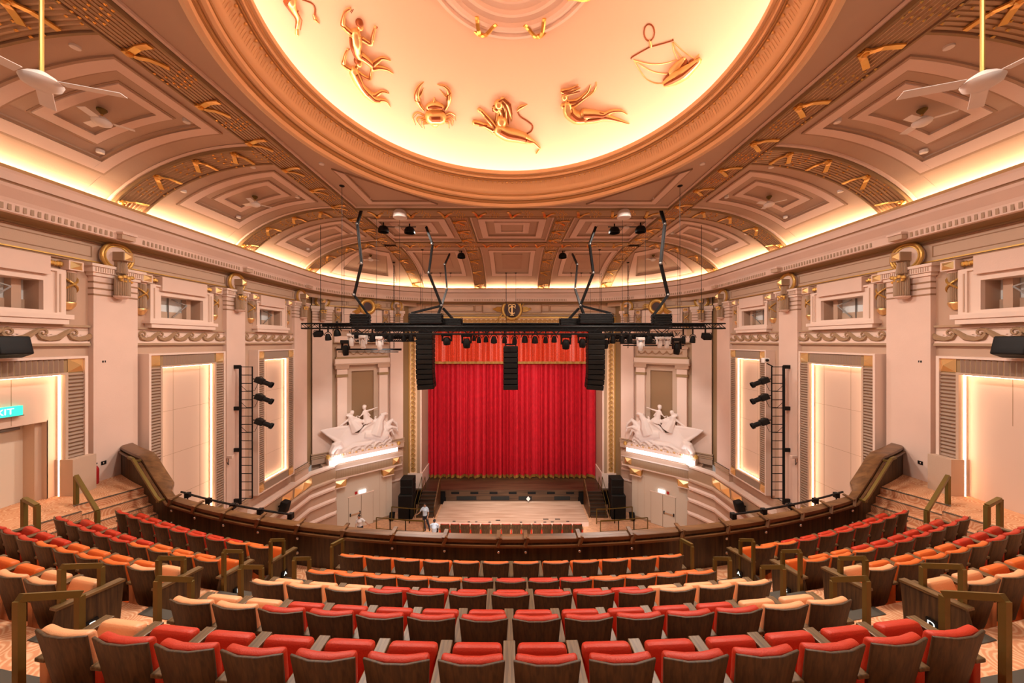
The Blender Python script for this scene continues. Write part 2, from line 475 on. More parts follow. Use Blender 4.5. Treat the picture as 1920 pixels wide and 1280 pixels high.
band([(5.30, 6.52), (5.25, 6.54), (5.25, 6.66), (5.29, 6.70), (5.34, 6.66), (5.34, 6.5), (5.95, 6.5), (5.95, 6.8)], 'cream')
for i in range(430):    # fluted tongues on the broad cream band, bead row above
    a = 2*math.pi*i/430; c, s = math.cos(a), math.sin(a)
    mb.tube([(r*c, DY+r*s, z) for r, z in ((5.65, 5.98), (5.575, 6.12), (5.50, 6.26))], [.010, .022, .022], M['cream'], 4, cap=False)
for i in range(180):
    a = 2*math.pi*i/180
    mb.ell((5.45*math.cos(a), DY+5.45*math.sin(a), 6.30), .036, M['goldl'], 6)
trim(mb, 'gold and cream moulded ring around the dome', smooth=True)
mb = MB(); mb.lathe([(5.50, 6.52), (5.50, 6.60), (5.78, 6.60), (5.78, 6.52)], M['ledd'], 96, TD)
tag(mb.build('led_strip'), 'hidden warm light strip running behind the rim of the dome', 'light strip')
# medallion at the dome crown
zt = dome_z(2.31)+.02
mb = MB()
mb.lathe([(2.310, zt), (2.285, zt-.12), (2.184, zt-.14), (2.142, zt-.08), (2.033, zt-.10), (1.982, zt-.16), (1.865, zt-.15), (1.814, zt-.06), (1.680, zt-.03), (1.596, zt-.09),
          (1.512, zt-.11), (1.462, zt-.03), (1.302, zt), (1.260, zt-.06), (1.193, zt-.06), (1.159, zt+.1)], M['light'], 96, TD)
mb.lathe([(0.000, zt+.02), (1.176, zt+.02)], M['cream'], 64, TD)
trim(mb, 'round moulded medallion at the crown of the dome', smooth=True)
g_rib = 'gilded ribbons tied on the dome medallion'
for i in range(8):
    mb = MB(); a0 = R(90+24+45*i)
    for d in (-1, 1):
        pts = []
        for q in range(7):
            r = 2.30-q*.085; a = a0+d*(.01+q*.026)
            pts.append((r*math.cos(a), DY+r*math.sin(a), zt-.19-.03*math.sin(q)))
        mb.tube(pts, .06, M['gold'], 5, flat=.35)
        pts = [(2.31*math.cos(a0+d*q*.03), DY+2.31*math.sin(a0+d*q*.03), zt-.12) for q in range(4)]
        mb.tube(pts, [.1, .09, .06, .02], M['gold'], 5, flat=.4)
    where = ['far side, left of centre', 'left side, farther one', 'left side, nearer one', 'near side, left of centre', 'near side, right of centre', 'right side, nearer one', 'right side, farther one', 'far side, right of centre'][i]
    tag(mb.build('ribbon_ornament'), 'gilded ribbon knot on the round dome medallion, %s' % where, 'ornament', g_rib)

# ------------------------------------------------------------------ beams with reeds, ribbons and cords
def beam(bp, L, label, nodes, cords=3, mirror=False, ns=16):
    "bp(s, w, off): s 0..1 along, w metres across, off metres below the surface"
    mb = MB()
    mb.grid(lambda a, b: bp(a, -HW+.02+b*(2*HW-.04), .10), ns, 1, M['breed'])
    for w in (-HW, HW):
        mb.grid(lambda a, b: bp(a, w, -.03+.18*b), ns, 1, M['olive'])
        mb.grid(lambda a, b: bp(a, w+(-.05 if w > 0 else .05)*b, .15), ns, 1, M['olive'])
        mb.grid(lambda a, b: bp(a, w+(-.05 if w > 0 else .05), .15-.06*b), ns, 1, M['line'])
        mb.tube([bp(i/ns, w*1.10, .03) for i in range(ns+1)], .045, M['light'], 5, cap=False)
    for k in range(8):
        w = -HW+.1+k*(2*HW-.2)/7
        mb.tube([bp(i/ns, w, .10) for i in range(ns+1)], .036, M['breed'], 5, cap=False)
    TRIM[0] += 1
    o = struct(mb.build('trim_%d' % TRIM[0]), label)
    for s in nodes:
        mb = MB(); h = HW-.07; e = .36/L
        for d, wa, wb in ((-1, -h, h*.8), (1, -h, h*.35)):
            mb.tube([bp(min(1, max(0, s+d*e*(q/4)*(1 if d > 0 else .45))), wa+(wb-wa)*q/4, .155+.02*math.sin(q*2)) for q in range(5)], .075, M['gold'], 4, flat=.3)
        mb.tube([bp(s, -h+q*h*.18, .17) for q in range(3)], [.10, .10, .07], M['gold'], 5, flat=.5)
        c = bp(s, -h+.08, .19); mb.ell(c, .065, M['gold'], 6)
        for d in (-.72, .72, -1.0, 1.0)[:cords]:
            for q in range(6):
                w = -h+2*h*q/5; t = s+d/L*.95+.12/L*math.sin(q*.9)
                if 0 < t < 1: mb.ell(bp(t, w, .15), (.028, .028, .028), M['gold'], 5)
        mb.build('ribbon', parent=o)
    return o
for sx in (-1, 1):
    S = side_surf(sx)
    for i, y in enumerate(ARCH):
        beam(lambda s, w, off, y=y: S(XB+.05+s*4.75, y+w, off), 5.6,
             'reeded arch rib with gilded ribbons over the %s side, %s from the stage' % (SIDE[sx], ['fourth', 'third', 'second', 'nearest'][i]),
             [.14, .38, .62, .84])
    x = 6.93*sx
    beam(lambda s, w, off: Vector((x+w, 3.0+s*16.2, ZC-off)), 16.2, 'long reeded beam with gilded ribbons, %s of the dome' % SIDE[sx], [i/11+.03 for i in range(11)], ns=4)
    x2 = 6.93*sx
    beam(lambda s, w, off: front_surf(x2+w, 19.7+s*6.0, off), 6.5, 'curved reeded rib at the %s front corner of the ceiling' % SIDE[sx], [.15, .4, .65, .88])
    x3 = 2.34*sx
    beam(lambda s, w, off: Vector((x3+w, 15.0+s*4.0, ZC-off)), 4, 'short flat reeded rib, %s of centre above the truss' % SIDE[sx], [.15, .5, .85], ns=2)
    beam(lambda s, w, off: front_surf(x3+w, 19.7+s*6.2, off), 6.5, 'curved reeded rib descending to the stage front, %s of centre' % SIDE[sx], [.15, .4, .65, .88])
for y, lab in ((14.6, 'long cross beam with gilded ribbons in front of the dome'), (19.35, 'second cross beam with gilded ribbons towards the stage')):
    beam(lambda s, w, off: Vector((-6.6+s*13.2, y-w, ZC-off+.001)), 13.2, lab, [i/9+.055 for i in range(9)], ns=2)

# ------------------------------------------------------------------ cornice following the walls
LIP = [(11.25, -3.0), (11.25, 19.0), (11.2, 19.8), (11.0, 20.6), (10.6, 21.6), (9.9, 22.6), (8.9, 23.5), (7.7, 24.3), (6.7, 24.8), (5.7, 25.1), (4.6, 25.2)]
def full_path():
    l = [(-x, y) for x, y in LIP]; r = [(x, y) for x, y in reversed(LIP)]
    return l + r
def sweep(mb, path, prof, m):
    "prof: list of (out, z): out = distance from lip line towards the wall"
    pts = [Vector((x, y, 0)) for x, y in path]; vs = []
    for i, p in enumerate(pts):
        d = (pts[min(i+1, len(pts)-1)]-pts[max(i-1, 0)]).normalized()
        n = Vector((-d.y, d.x, 0))      # left of travel = towards wall
        for o, z in prof: vs.append(p + n*o + Vector((0, 0, z)))
    k = len(prof)
    mb.add(vs, [(i*k+j, (i+1)*k+j, (i+1)*k+j+1, i*k+j+1) for i in range(len(pts)-1) for j in range(k-1)], m)
mb = MB(); fp = full_path()
sweep(mb, fp, [(.55, 3.2), (.30, 3.72), (.10, 3.75), (.05, 3.90), (0, 3.94), (0, 3.86)], M['ochre'])
sweep(mb, fp, [(0, 3.86), (.03, 3.80), (.05, 3.62)], M['pink'])
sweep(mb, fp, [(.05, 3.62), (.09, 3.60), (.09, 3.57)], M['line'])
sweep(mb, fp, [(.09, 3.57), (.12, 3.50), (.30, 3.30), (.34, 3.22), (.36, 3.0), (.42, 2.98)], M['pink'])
sweep(mb, fp, [(.42, 2.98), (.70, 2.98), (.84, 2.94), (.84, 2.88)], M['olive'])  # soffit: shade under the cornice put into the olive colour
def walk(path, step, start=0):
    pts = [Vector((x, y, 0)) for x, y in path]; d = start
    for a, b in zip(pts, pts[1:]):
        L = (b-a).length; e = (b-a)/L
        while d < L:
            yield a+e*d, e; d += step
        d -= L
k = 0
for p, e in walk(fp, .125):     # dentil slots in runs, gaps at the little brackets
    k += 1
    if k % 37 > 30: continue
    n = Vector((-e.y, e.x, 0)); X = fr(p, e, n)
    mb.box(-.028, .028, .335, .350, 3.04, 3.175, M['reed'], X)
trim(mb, 'white dentilled cornice with the cove light behind it', smooth=False)
mb = MB()
sweep(mb, fp, [(.12, 3.77), (.26, 3.745)], M['ledc'])
tag(mb.build('led_strip'), 'hidden warm light strip in the trough on top of the cornice', 'light strip')
for sx in (-1, 1):
    for j, y in enumerate((10.2, 14.9, 19.4)):
        mb = MB()
        mb.box(11.44, 11.62, y-.18, y+.18, 3.02, 3.20, M['field']); mb.box(11.40, 11.62, y-.20, y+.20, 3.16, 3.22, M['pink'])
        tag(mb.build('cornice_speaker', mirror=sx < 0), 'small beige box under the %s cornice, %s from the stage' % (SIDE[sx], ['third', 'second', 'nearest'][j]), 'box', 'small boxes under the cornice')
# ------------------------------------------------------------------ side walls
def holes(mb, X, y0, y1, z0, z1, hs, m):
    ys = sorted({y0, y1, *[a for h in hs for a in h[:2]]}); zs = sorted({z0, z1, *[a for h in hs for a in h[2:]]})
    for a, b in zip(ys, ys[1:]):
        for c, d in zip(zs, zs[1:]):
            cy, cz = (a+b)/2, (c+d)/2
            if any(h[0] < cy < h[1] and h[2] < cz < h[3] for h in hs): continue
            mb.add([(X, a, c), (X, b, c), (X, b, d), (X, a, d)], [(0, 1, 2, 3)], m)
BAYC = [8.0, 12.55, 17.15]
PIL = [(4.9, 6.1), (9.82, 10.98), (14.4, 15.4), (18.9, 20.05)]
XW = 12.2
BN = ['nearest', 'middle', 'farthest']
def mirm(sx): return sx > 0     # geometry is authored on the left (negative X) side

def wall_side(sx):
    mir = mirm(sx); S = SIDE[sx]
    mb = MB()
    wins = [(c-.8, c+.8, .82, 1.58) for c in BAYC]
    door = [(6.9, 8.85, -4.08, -2.04)]
    holes(mb, -XW, -3, 20.2, -12.4, 3.2, wins + (door if sx < 0 else []), M['mauve'])
    for a, b, c, d in wins:
        mb.box(-XW-.40, -XW, a, b, c-.02, c, M['olive']); mb.box(-XW-.40, -XW, a, b, d, d+.02, M['white'])
        mb.box(-XW-.40, -XW, a-.02, a, c, d, M['white']); mb.box(-XW-.40, -XW, b, b+.02, c, d, M['mauve'])
        mb.box(-XW-.43, -XW-.40, a, b, c, d, M['blue'])
        mb.box(-XW-.40, -XW-.37, a, b, c, c+.26, M['field'])
    struct(mb.build('wall_%s' % S, mirror=mir), '%s side wall of the auditorium' % S)
    # bands: plain olive zone behind windows, frieze, lines
    mb = MB()
    mb.box(-XW, -XW+.03, -3, 20.1, 2.28, 2.90, M['field'])
    for z in (2.90, 2.84, 2.30, 2.24):
        mb.box(-XW, -XW+.07, -3, 20.1, z, z+.035, M['goldp' if z in (2.90, 2.30) else 'line'])
    for a, b in zip(PIL, PIL[1:]):      # raised frieze panel border between roundels
        y0, y1 = a[1]-.05, b[0]+.05
        for z in (2.44, 2.74): mb.box(-XW+.03, -XW+.045, y0, y1, z, z+.02, M['line'])
        for y in (y0, y1): mb.box(-XW+.03, -XW+.045, y-.01, y+.01, 2.44, 2.76, M['line'])
    trim(mb, 'frieze band with gilt lines on the %s wall' % S, mirror=mir)
    # pilasters
    for k, (a, b) in enumerate(PIL[1:]):
        mb = MB(); X = -12.04; c = (a+b)/2
        mb.box(-XW, X, a, b, -7.75 if k else -4.08, 1.90, M['pink'])
        mb.box(-XW, X+.05, a-.05, b+.05, 1.90, 2.0, M['white']); mb.box(-XW, X+.10, a-.1, b+.1, 2.0, 2.16, M['white']); mb.box(-XW, X+.14, a-.14, b+.14, 2.16, 2.24, M['white'])
        for i in range(22):
            y = a-.05+(b-a+.1)*(i+.5)/22
            mb.box(X+.10, X+.112, y-.008, y+.008, 2.02, 2.14, M['mauve'])
        for z in (1.72, 1.54, 1.36):
            mb.box(-XW, X+.012, a-.005, b+.005, z-.022, z+.022, M['line'])
        if k:
            mb.box(-XW, X+.06, a-.05, b+.05, -7.75, -7.1, M['mauve'])
            for z in (-7.12, -7.25, -7.36): mb.box(-XW, X+.10, a-.08, b+.08, z-.03, z+.02, M['taupe'])
        trim(mb, 'tall pink pilaster with striped head on the %s wall, %s from the camera' % (S, ['first', 'second', 'third'][k]), mirror=mir)
        roundel('hanging_torch_ornament', fr((X, c, 0), (0, 1, 0), (-1, 0, 0)), mir, '%s pilaster of the %s wall from the balcony' % (['first', 'second', 'third'][k], S))
    for k, c in enumerate(BAYC):
        bay(c, k, sx, mir, S)

def torch_part(mb, X, r0, r1, z0, z1, m='reed', ribbon=True, cap='goldl'):
    "fluted half column in local frame (x along, y out=-, z up)"
    n = 20
    def rr(a, r): return r*(1-.09*(1 if int(a*n/math.pi*1.0) % 2 else 0))
    vs = []; N = 26
    zz = [z0, z0+(z1-z0)*.08, z1]
    rs = [r0*.9, r0, r1]
    for z, r in zip(zz, rs):
        for i in range(N+1):
            a = math.pi*i/N; q = r*(1-.12*(i % 2))
            vs.append((q*math.cos(a), -q*math.sin(a), z))
    fs = [(j*(N+1)+i, j*(N+1)+i+1, (j+1)*(N+1)+i+1, (j+1)*(N+1)+i) for j in range(2) for i in range(N)]
    mb.add(vs, fs, M[m], X)
def roundel(name, X, mir, where):
    "gilt ring, square block with pyramid, fluted drop wrapped with a ribbon"
    mb = MB()
    mb.torus((0, -.03, 2.56), .40, .05, M['goldp'], 36, 8, X); mb.torus((0, -.03, 2.56), .33, .03, M['goldp'], 36, 6, X)
    mb.prism([(.38*math.cos(R(10*i)), 2.56+.38*math.sin(R(10*i))) for i in range(36)], -.03, .1, M['pink'], X)
    r = mb
    loc = tuple(X @ Vector((0, 0, 1.25)))
    if mir: loc = (-loc[0], loc[1], loc[2])
    t = thing(name, loc, 'gilt roundel with fluted drop, %s' % where, 'wall ornament', 'roundels with torch drops above the pilasters')
    r.build('roundel_ring', t, smooth=True, mirror=mir)
    X = X @ T(0, -.15, 0)
    mb = MB()
    mb.box(-.14, .14, -.22, .12, 2.44, 2.70, M['reed'], X); mb.box(-.10, .10, -.02, .14, 1.4, 2.44, M['reed'], X)
    mb.add([(-.11, -.22, 2.46), (.11, -.22, 2.46), (.11, -.22, 2.68), (-.11, -.22, 2.68), (0, -.31, 2.57)], [(0, 1, 4), (1, 2, 4), (2, 3, 4), (3, 0, 4)], M['goldl'], X)
    mb.build('pyramid_block', t, mirror=mir)
    mb = MB()
    torch_part(mb, X, .14, .11, 2.05, 2.44); torch_part(mb, X, .19, .19, 1.36, 1.98)
    mb.lathe([(0, 1.28), (.10, 1.29), (.17, 1.34), (.19, 1.38)], M['pink'], 14, X)
    mb.lathe([(.10, 2.44), (.13, 2.46), (.10, 2.48)], M['pink'], 14, X)
    mb.build('fluted_drop', t, mirror=mir)
    mb = MB()
    for i in range(4): mb.ell((-.15+.1*i, -.17+.02*abs(i-1.5), 1.93+.03*(i % 2)), (.07, .06, .07), M['goldp'], 7, X)
    for i in range(4): mb.ell((-.13+.09*i, -.16+.02*abs(i-1.5), 1.82+.03*((i+1) % 2)), (.05, .05, .05), M['gold'], 6, X)
    mb.build('garland', t, mirror=mir, smooth=True)
def side_drop(X, mir, label):
    loc = tuple(X @ Vector((0, 0, .85)))
    if mir: loc = (-loc[0], loc[1], loc[2])
    t = thing('fluted_drop_ornament', loc, label, 'wall ornament', 'fluted drops beside the small upper windows')
    mb = MB()
    mb.box(-.16, .16, -.24, 0, 1.94, 2.20, M['pink'], X)
    mb.add([(-.13, -.24, 1.97), (.13, -.24, 1.97), (.13, -.24, 2.17), (-.13, -.24, 2.17), (0, -.35, 2.07)], [(0, 1, 4), (1, 2, 4), (2, 3, 4), (3, 0, 4)], M['goldl'], X)
    mb.build('pyramid_block', t, mirror=mir)
    mb = MB(); torch_part(mb, X, .15, .15, 1.08, 1.88)
    mb.lathe([(.15, 1.88), (.17, 1.91), (.15, 1.94)], M['pink'], 14, X); mb.build('fluted_shaft', t, mirror=mir)
    mb = MB(); mb.lathe([(0, .86), (.08, .88), (.14, .98), (.16, 1.06), (.15, 1.08)], M['goldl'], 14, X); mb.build('acorn_tip', t, mirror=mir, smooth=True)
    mb = MB()
    for d in (-1, 1):
        mb.tube([(d*.16*math.cos(R(180*q/6)), -.17*math.sin(R(180*q/6))-.01, 1.36+.42*q/6) for q in range(7)], .026, M['goldp'], 5, X)
    mb.ell((0, -.18, 1.57), .05, M['goldp'], 7, X); mb.build('crossed_ribbon', t, mirror=mir)

def bay(c, k, sx, mir, S):
    h = 1.46 if k < 2 else 1.30
    w = [1, 1, .9][k]
    # window surround
    mb = MB()
    Xf = -12.02
    def ring(y0, y1, z0, z1, a0, a1, b0, b1, x, m):
        for r in ((y0, y1, b1, z1), (y0, y1, z0, b0), (y0, a0, b0, b1), (a1, y1, b0, b1)):
            if r[1]-r[0] > .001 and r[3]-r[2] > .001: mb.box(-XW, x, r[0], r[1], r[2], r[3], m)
    ring(c-1.2*w, c+1.2*w, .72, 1.92, c-1.02, c+1.02, .76, 1.86, Xf, M['white'])
    ring(c-1.02, c+1.02, .76, 1.86, c-.80, c+.80, .82, 1.58, Xf-.06, M['white'])
    mb.box(-XW, Xf+.05, c-.86, c+.86, 1.74, 2.22, M['pink'])
    for y in (c-1.08, c+1.08): mb.box(Xf, Xf+.012, y-.015, y+.015, .78, 1.80, M['mauve'])
    mb.box(-XW, Xf+.10, c-1.3*w, c+1.3*w, .60, .72, M['white']); mb.box(-XW, Xf+.06, c-1.22*w, c+1.22*w, .46, .60, M['white'])
    fr_ = mb.build('window_%d' % (k+1+(3 if sx > 0 else 0)), mirror=mir)
    struct(fr_, 'small upper window in a stepped cream surround, %s bay of the %s wall' % (BN[k], S))
    mb = MB()
    mb.box(-XW-.38, -XW-.35, c-.10, c-.06, .82, 1.58, M['grey'])
    mb.bar((-XW-.32, c+.05*1, .90), (-XW-.16, c+.42, 1.36), .035, M['grey'])
    mb.bar((-XW-.16, c+.42, 1.36), (-XW-.32, c+.0, 1.54), .03, M['grey'])
    mb.box(-XW-.38, -XW-.2, c+.45, c+.62, .82, 1.58, M['mauve'])
    mb.build('window_stay', fr_, mirror=mir)
    # gold scrolls beside the block
    for d in (-1, 1):
        if k == 0 and d < 0: continue
        y = c+d*1.36*w
        if k == 2: y = c+d*1.25
        side_drop(fr((-XW+.02, y, 0), (0, 1, 0), (-1, 0, 0)), mir, 'fluted drop with gold acorn, %s side of the %s upper window, %s wall' % ('stage' if d > 0 else 'balcony', BN[k], S))
        mb = MB()
        for q in range(5): mb.ell((-XW+.08, c+d*(1.16*w-.06*q), 2.08+.02*math.sin(q*3)), (.07, .05, .085-.006*q), M['gold' if q % 2 else 'goldp'], 7)
        mb.build('leaf_scroll', fr_, mirror=mir)
    # running wave band
    mb = MB(); a = c-[1.9, 1.57, 1.75][k]; b = c+[1.8, 1.85, 1.75][k]
    mb.box(-XW, -XW+.03, a, b, .0, .40, M['light']); mb.box(-XW, -XW+.10, a, b, .40, .46, M['taupe'])
    mb.box(-XW, -XW+.08, a, b, -.05, .0, M['light']); mb.box(-XW, -XW+.11, a, b, -.12, -.05, M['taupe'])
    for z in (.30, .33): mb.box(-XW+.03, -XW+.036, a, b, z, z+.012, M['taupe'])
    n = int((b-a)/.565); p = (b-a)/n
    for i in range(n):
        y = a+p*(i+.5)
        pts = []
        for q in range(13):      # spiral head
            t = R(200-q*34); r = .115-.0078*q
            pts.append((-XW+.045, y-.02+r*math.cos(t), .235+r*math.sin(t)))
        body = [(-XW+.04, y-p*.62, .05), (-XW+.05, y-p*.36, .07), (-XW+.06, y-p*.12, .16)]
        mb.tube([(-XW+.05, y-.02-.115*math.cos(R(20)), .235-.03)] + pts[1:], [.038]*4+[.03]*4+[.02]*5, M['wave'], 5, flat=.9)
        mb.tube([(-XW+.045, y-.13, .20), (-XW+.05, y-.07, .10), (-XW+.055, y+.06, .055), (-XW+.055, y+p*.42, .10), (-XW+.05, y+p*.68, .24), (-XW+.05, y+p*.82, .33)], [.045, .066, .072, .08, .06, .028], M['wave'], 6)
        for q in range(3): mb.ell((-XW+.045, y+p*(.1+.12*q), .16+.03*(q % 2)), (.012, .03, .02), M['pink'], 5)
    trim(mb, 'running wave band below the %s upper window, %s wall' % (BN[k], S), mirror=mir)
    # lit frame
    zb = [-4.08, -7.15, -7.15][k]; zt_ = -.43; y0, y1 = c-h, c+h; F1 = -11.8; bw = .44
    mb = MB()
    i0, i1, it, ib = y0+bw, y1-bw, zt_-.45, (zb+.45 if k else zb)
    def rg(x, o, i, m, thick=None):
        a0, a1, b0, b1 = o; c0, c1, d0, d1 = i
        for r in ((a0, a1, d1, b1), (a0, a1, b0, d0), (a0, c0, d0, d1), (c1, a1, d0, d1)):
            if r[1]-r[0] > .001 and r[3]-r[2] > .001: mb.box(-XW, x, r[0], r[1], r[2], r[3], M[m])
    zb_ = zb if k else zb+.9
    rg(F1+.03, (y0-.02, y1+.02, zb, zt_+.03), (y0+.05, y1-.05, zb+(.05 if k else 0), zt_-.03), 'white')
    rg(F1-.03, (y0+.05, y1-.05, zb+.04*(k > 0), zt_-.03), (i0-.06, i1+.06, ib-(.06 if k else 0), it+.06), 'olive')
    rg(F1, (i0-.06, i1+.06, ib-(.06 if k else 0), it+.06), (i0, i1, ib, it), 'field')
    # corrugation
    def ribs_h(ya, yb, za, zb2):
        z = za+.04
        while z < zb2-.02:
            mb.prism([(0, 0), (.045, .045), (0, .09)], 0, yb-ya, M['freed'], Matrix.Translation((F1-.03, ya, z)) @ Matrix(((1, 0, 0, 0), (0, 1, 0, 0), (0, 0, 1, 0), (0, 0, 0, 1))))
            z += .10
    def ribs_v(ya, yb, za, zb2):
        y = ya+.04
        while y < yb-.04:
            mb.add([(F1-.03, y, za), (F1+.012, y+.045, za), (F1-.03, y+.09, za), (F1-.03, y, zb2), (F1+.012, y+.045, zb2), (F1-.03, y+.09, zb2)], [(0, 1, 4, 3), (1, 2, 5, 4)], M['freed'])
            y += .10
    for ya, yb in ((y0+.05, i0-.06), (i1+.06, y1-.05)): ribs_h(ya, yb, ib if k else zb+.9, it)
    ribs_v(i0, i1, it+.07, zt_-.04)
    if k: ribs_v(i0, i1, zb+.05, ib-.07)
    for yy in ((y0+.05, i0-.06), (i1+.06, y1-.05)):
        for zz in ((it+.06, zt_-.03),) + (((zb+.05, ib-.06),) if k else ()):
            ya, yb = yy; za, zb3 = zz
            mb.add([(F1-.02, ya, za), (F1-.02, yb, za), (F1-.02, yb, zb3), (F1-.02, ya, zb3), (F1+.13, (ya+yb)/2, (za+zb3)/2)], [(0, 1, 4), (1, 2, 4), (2, 3, 4), (3, 0, 4)], M['goldl'])
    if k == 0:
        for ya, yb in ((y0-.05, i0+.02), (i1-.02, y1+.05)): mb.box(-XW, F1+.22, ya, yb, -4.08, -3.12, M['field'])
    # lit back panel with joints
    xp = -12.06
    hh = [(6.9, 8.85, -4.08, -2.04)] if (k == 0 and sx < 0) else []
    holes(mb, xp, i0, i1, ib, it, hh, M['panel'])
    js = [c-.40, c+.64] if k else [c+.22]
    for y in js: mb.box(xp, xp+.003, y-.006, y+.006, ib if k else -2.04, it, M['reed'])
    z = it-1.55
    while z > ib+.3:
        if k or z > -2.2: mb.box(xp, xp+.003, i0 if not hh else 8.85, i1, z-.006, z+.006, M['reed'])
        z -= 1.55
    t_ = struct(mb.build('trim_%d' % (30+k+(3 if sx > 0 else 0)), mirror=mir), 'tall corrugated frame with gold corner pyramids, %s bay of the %s wall' % (BN[k], S))
    mb = MB()
    for ya in (i0+.012, i1-.012): mb.box(-11.97, -11.93, ya-.008, ya+.008, ib, it, M['led'])
    mb.box(-11.97, -11.93, i0, i1, it-.02, it-.004, M['led'])
    if k: mb.box(-11.97, -11.93, i0, i1, ib+.004, ib+.02, M['led'])
    mb.build('led_strip', t_, mirror=mir)

for sx in (-1, 1): wall_side(sx)

# left door in its recess, exit sign
mb = MB()
mb.box(-12.62, -12.2, 8.72, 8.85, -4.08, -2.04, M['field']); mb.box(-12.62, -12.2, 6.9, 7.03, -4.08, -2.04, M['field']); mb.box(-12.62, -12.06, 6.9, 8.85, -2.07, -2.04, M['panel'])
mb.box(-12.5, -12.06, 8.85, 8.87, -4.08, -2.04, M['field'])
mb.box(-12.55, -12.50, 7.03, 8.72, -4.08, -2.07, M['door'])
mb.box(-12.50, -12.49, 7.86, 7.88, -4.08, -2.07, M['reed'])
d = struct(mb.build('door_1'), 'pale double door recessed in the left wall under the exit sign')
mb = MB(); mb.box(-12.49, -12.42, 8.2, 8.62, -2.22, -2.16, M['grey']); mb.bar((-12.44, 8.25, -2.19), (-12.36, 7.95, -2.12), .03, M['grey']); mb.bar((-12.36, 7.95, -2.12), (-12.48, 7.9, -2.12), .03, M['grey'])
mb.build('door_closer', d)
ex = thing('exit_sign', (-12.0, 7.98, -1.79), 'green illuminated exit sign above the pale door on the left wall', 'exit sign')
mb = MB(); mb.box(-12.06, -11.95, 7.62, 8.34, -1.79, -1.56, M['exitg']); mb.box(-12.06, -11.945, 7.60, 8.36, -1.81, -1.79, M['grey']); mb.build('sign_panel', ex)
def text(body, size, m, X, parent, depth=.004):
    cu = bpy.data.curves.new('lettering', 'FONT'); cu.body = body; cu.size = size; cu.extrude = depth; cu.align_x = 'CENTER'; cu.align_y = 'CENTER'
    cu.materials.append(m)
    tmp = bpy.data.objects.new('tmp', cu); COL.objects.link(tmp); bpy.context.view_layer.update()
    me = bpy.data.meshes.new_from_object(tmp.evaluated_get(bpy.context.evaluated_depsgraph_get())); bpy.data.objects.remove(tmp)
    o = bpy.data.objects.new('lettering', me); COL.objects.link(o); o.parent = parent
    o.matrix_local = Matrix.Translation(-Vector(parent['_w'])) @ X
    return o
text('EXIT', .2, M['exitw'], fr((-11.94, 7.98, -1.675), (0, 1, 0), (0, 0, 1), (1, 0, 0)), ex)

# wall mounted surround speakers above the near frames
for sx in (-1, 1):
    t = thing('wall_speaker', (sx*11.55, 7.75, -.40), 'black wedge loudspeaker above the nearest frame on the %s wall' % SIDE[sx], 'loudspeaker', 'wall loudspeakers')
    mb = MB(); X = T(-11.5, 7.78, -.13) @ Ry(R(-14))
    mb.rbox((0, 0, 0), (.42, .62, .44), .04, M['black'], X, fn=lambda v: Vector((v.x, v.y*(1+.12*v.x/.2*-1), v.z)))
    mb.build('cabinet', t, mirror=sx > 0, smooth=True)
    mb = MB(); mb.box(-11.30, -11.285, 7.70, 7.86, -.30, -.27, M['grey'], None); mb.bar((-12.2, 7.6, -.1), (-11.6, 7.75, -.1), .06, M['black']); mb.build('bracket', t, mirror=sx > 0)
# small wall items on the near pilasters
for sx in (-1, 1):
    mb = MB(); mb.box(-12.04, -12.025, 10.0, 10.12, -3.62, -3.52, M['black'])
    mb.box(-12.025, -12.02, 10.04, 10.06, -3.59, -3.55, M['white'])
    tag(mb.build('wall_socket', mirror=sx > 0), 'small black wall box low on the nearest %s pilaster' % SIDE[sx], 'wall socket')
    mb = MB(); mb.box(-12.04, -12.03, 10.03, 10.06, -.62, -.56, M['black']); mb.box(-12.04, -12.03, 10.09, 10.11, -.62, -.56, M['black'])
    tag(mb.build('wall_switch', mirror=sx > 0), 'pair of tiny dark switches halfway up the nearest %s pilaster' % SIDE[sx], 'switch')
t = thing('fire_extinguisher', (-11.95, 9.78, -4.08), 'red fire extinguisher on the floor beside the nearest left pilaster', 'fire extinguisher')
mb = MB(); mb.lathe([(0, 0), (.07, 0), (.08, .03), (.08, .42), (.05, .5), (.025, .52), (.025, .56)], M['extred'], 14, T(-11.95, 9.78, -4.08)); mb.build('cylinder', t, smooth=True)
mb = MB(); mb.bar((-11.95, 9.78, -3.52), (-11.85, 9.74, -3.47), .03, M['black']); mb.tube([(-11.95, 9.78, -3.5), (-11.86, 9.72, -3.6), (-11.86, 9.72, -3.85)], .012, M['black'], 6); mb.build('hose', t)

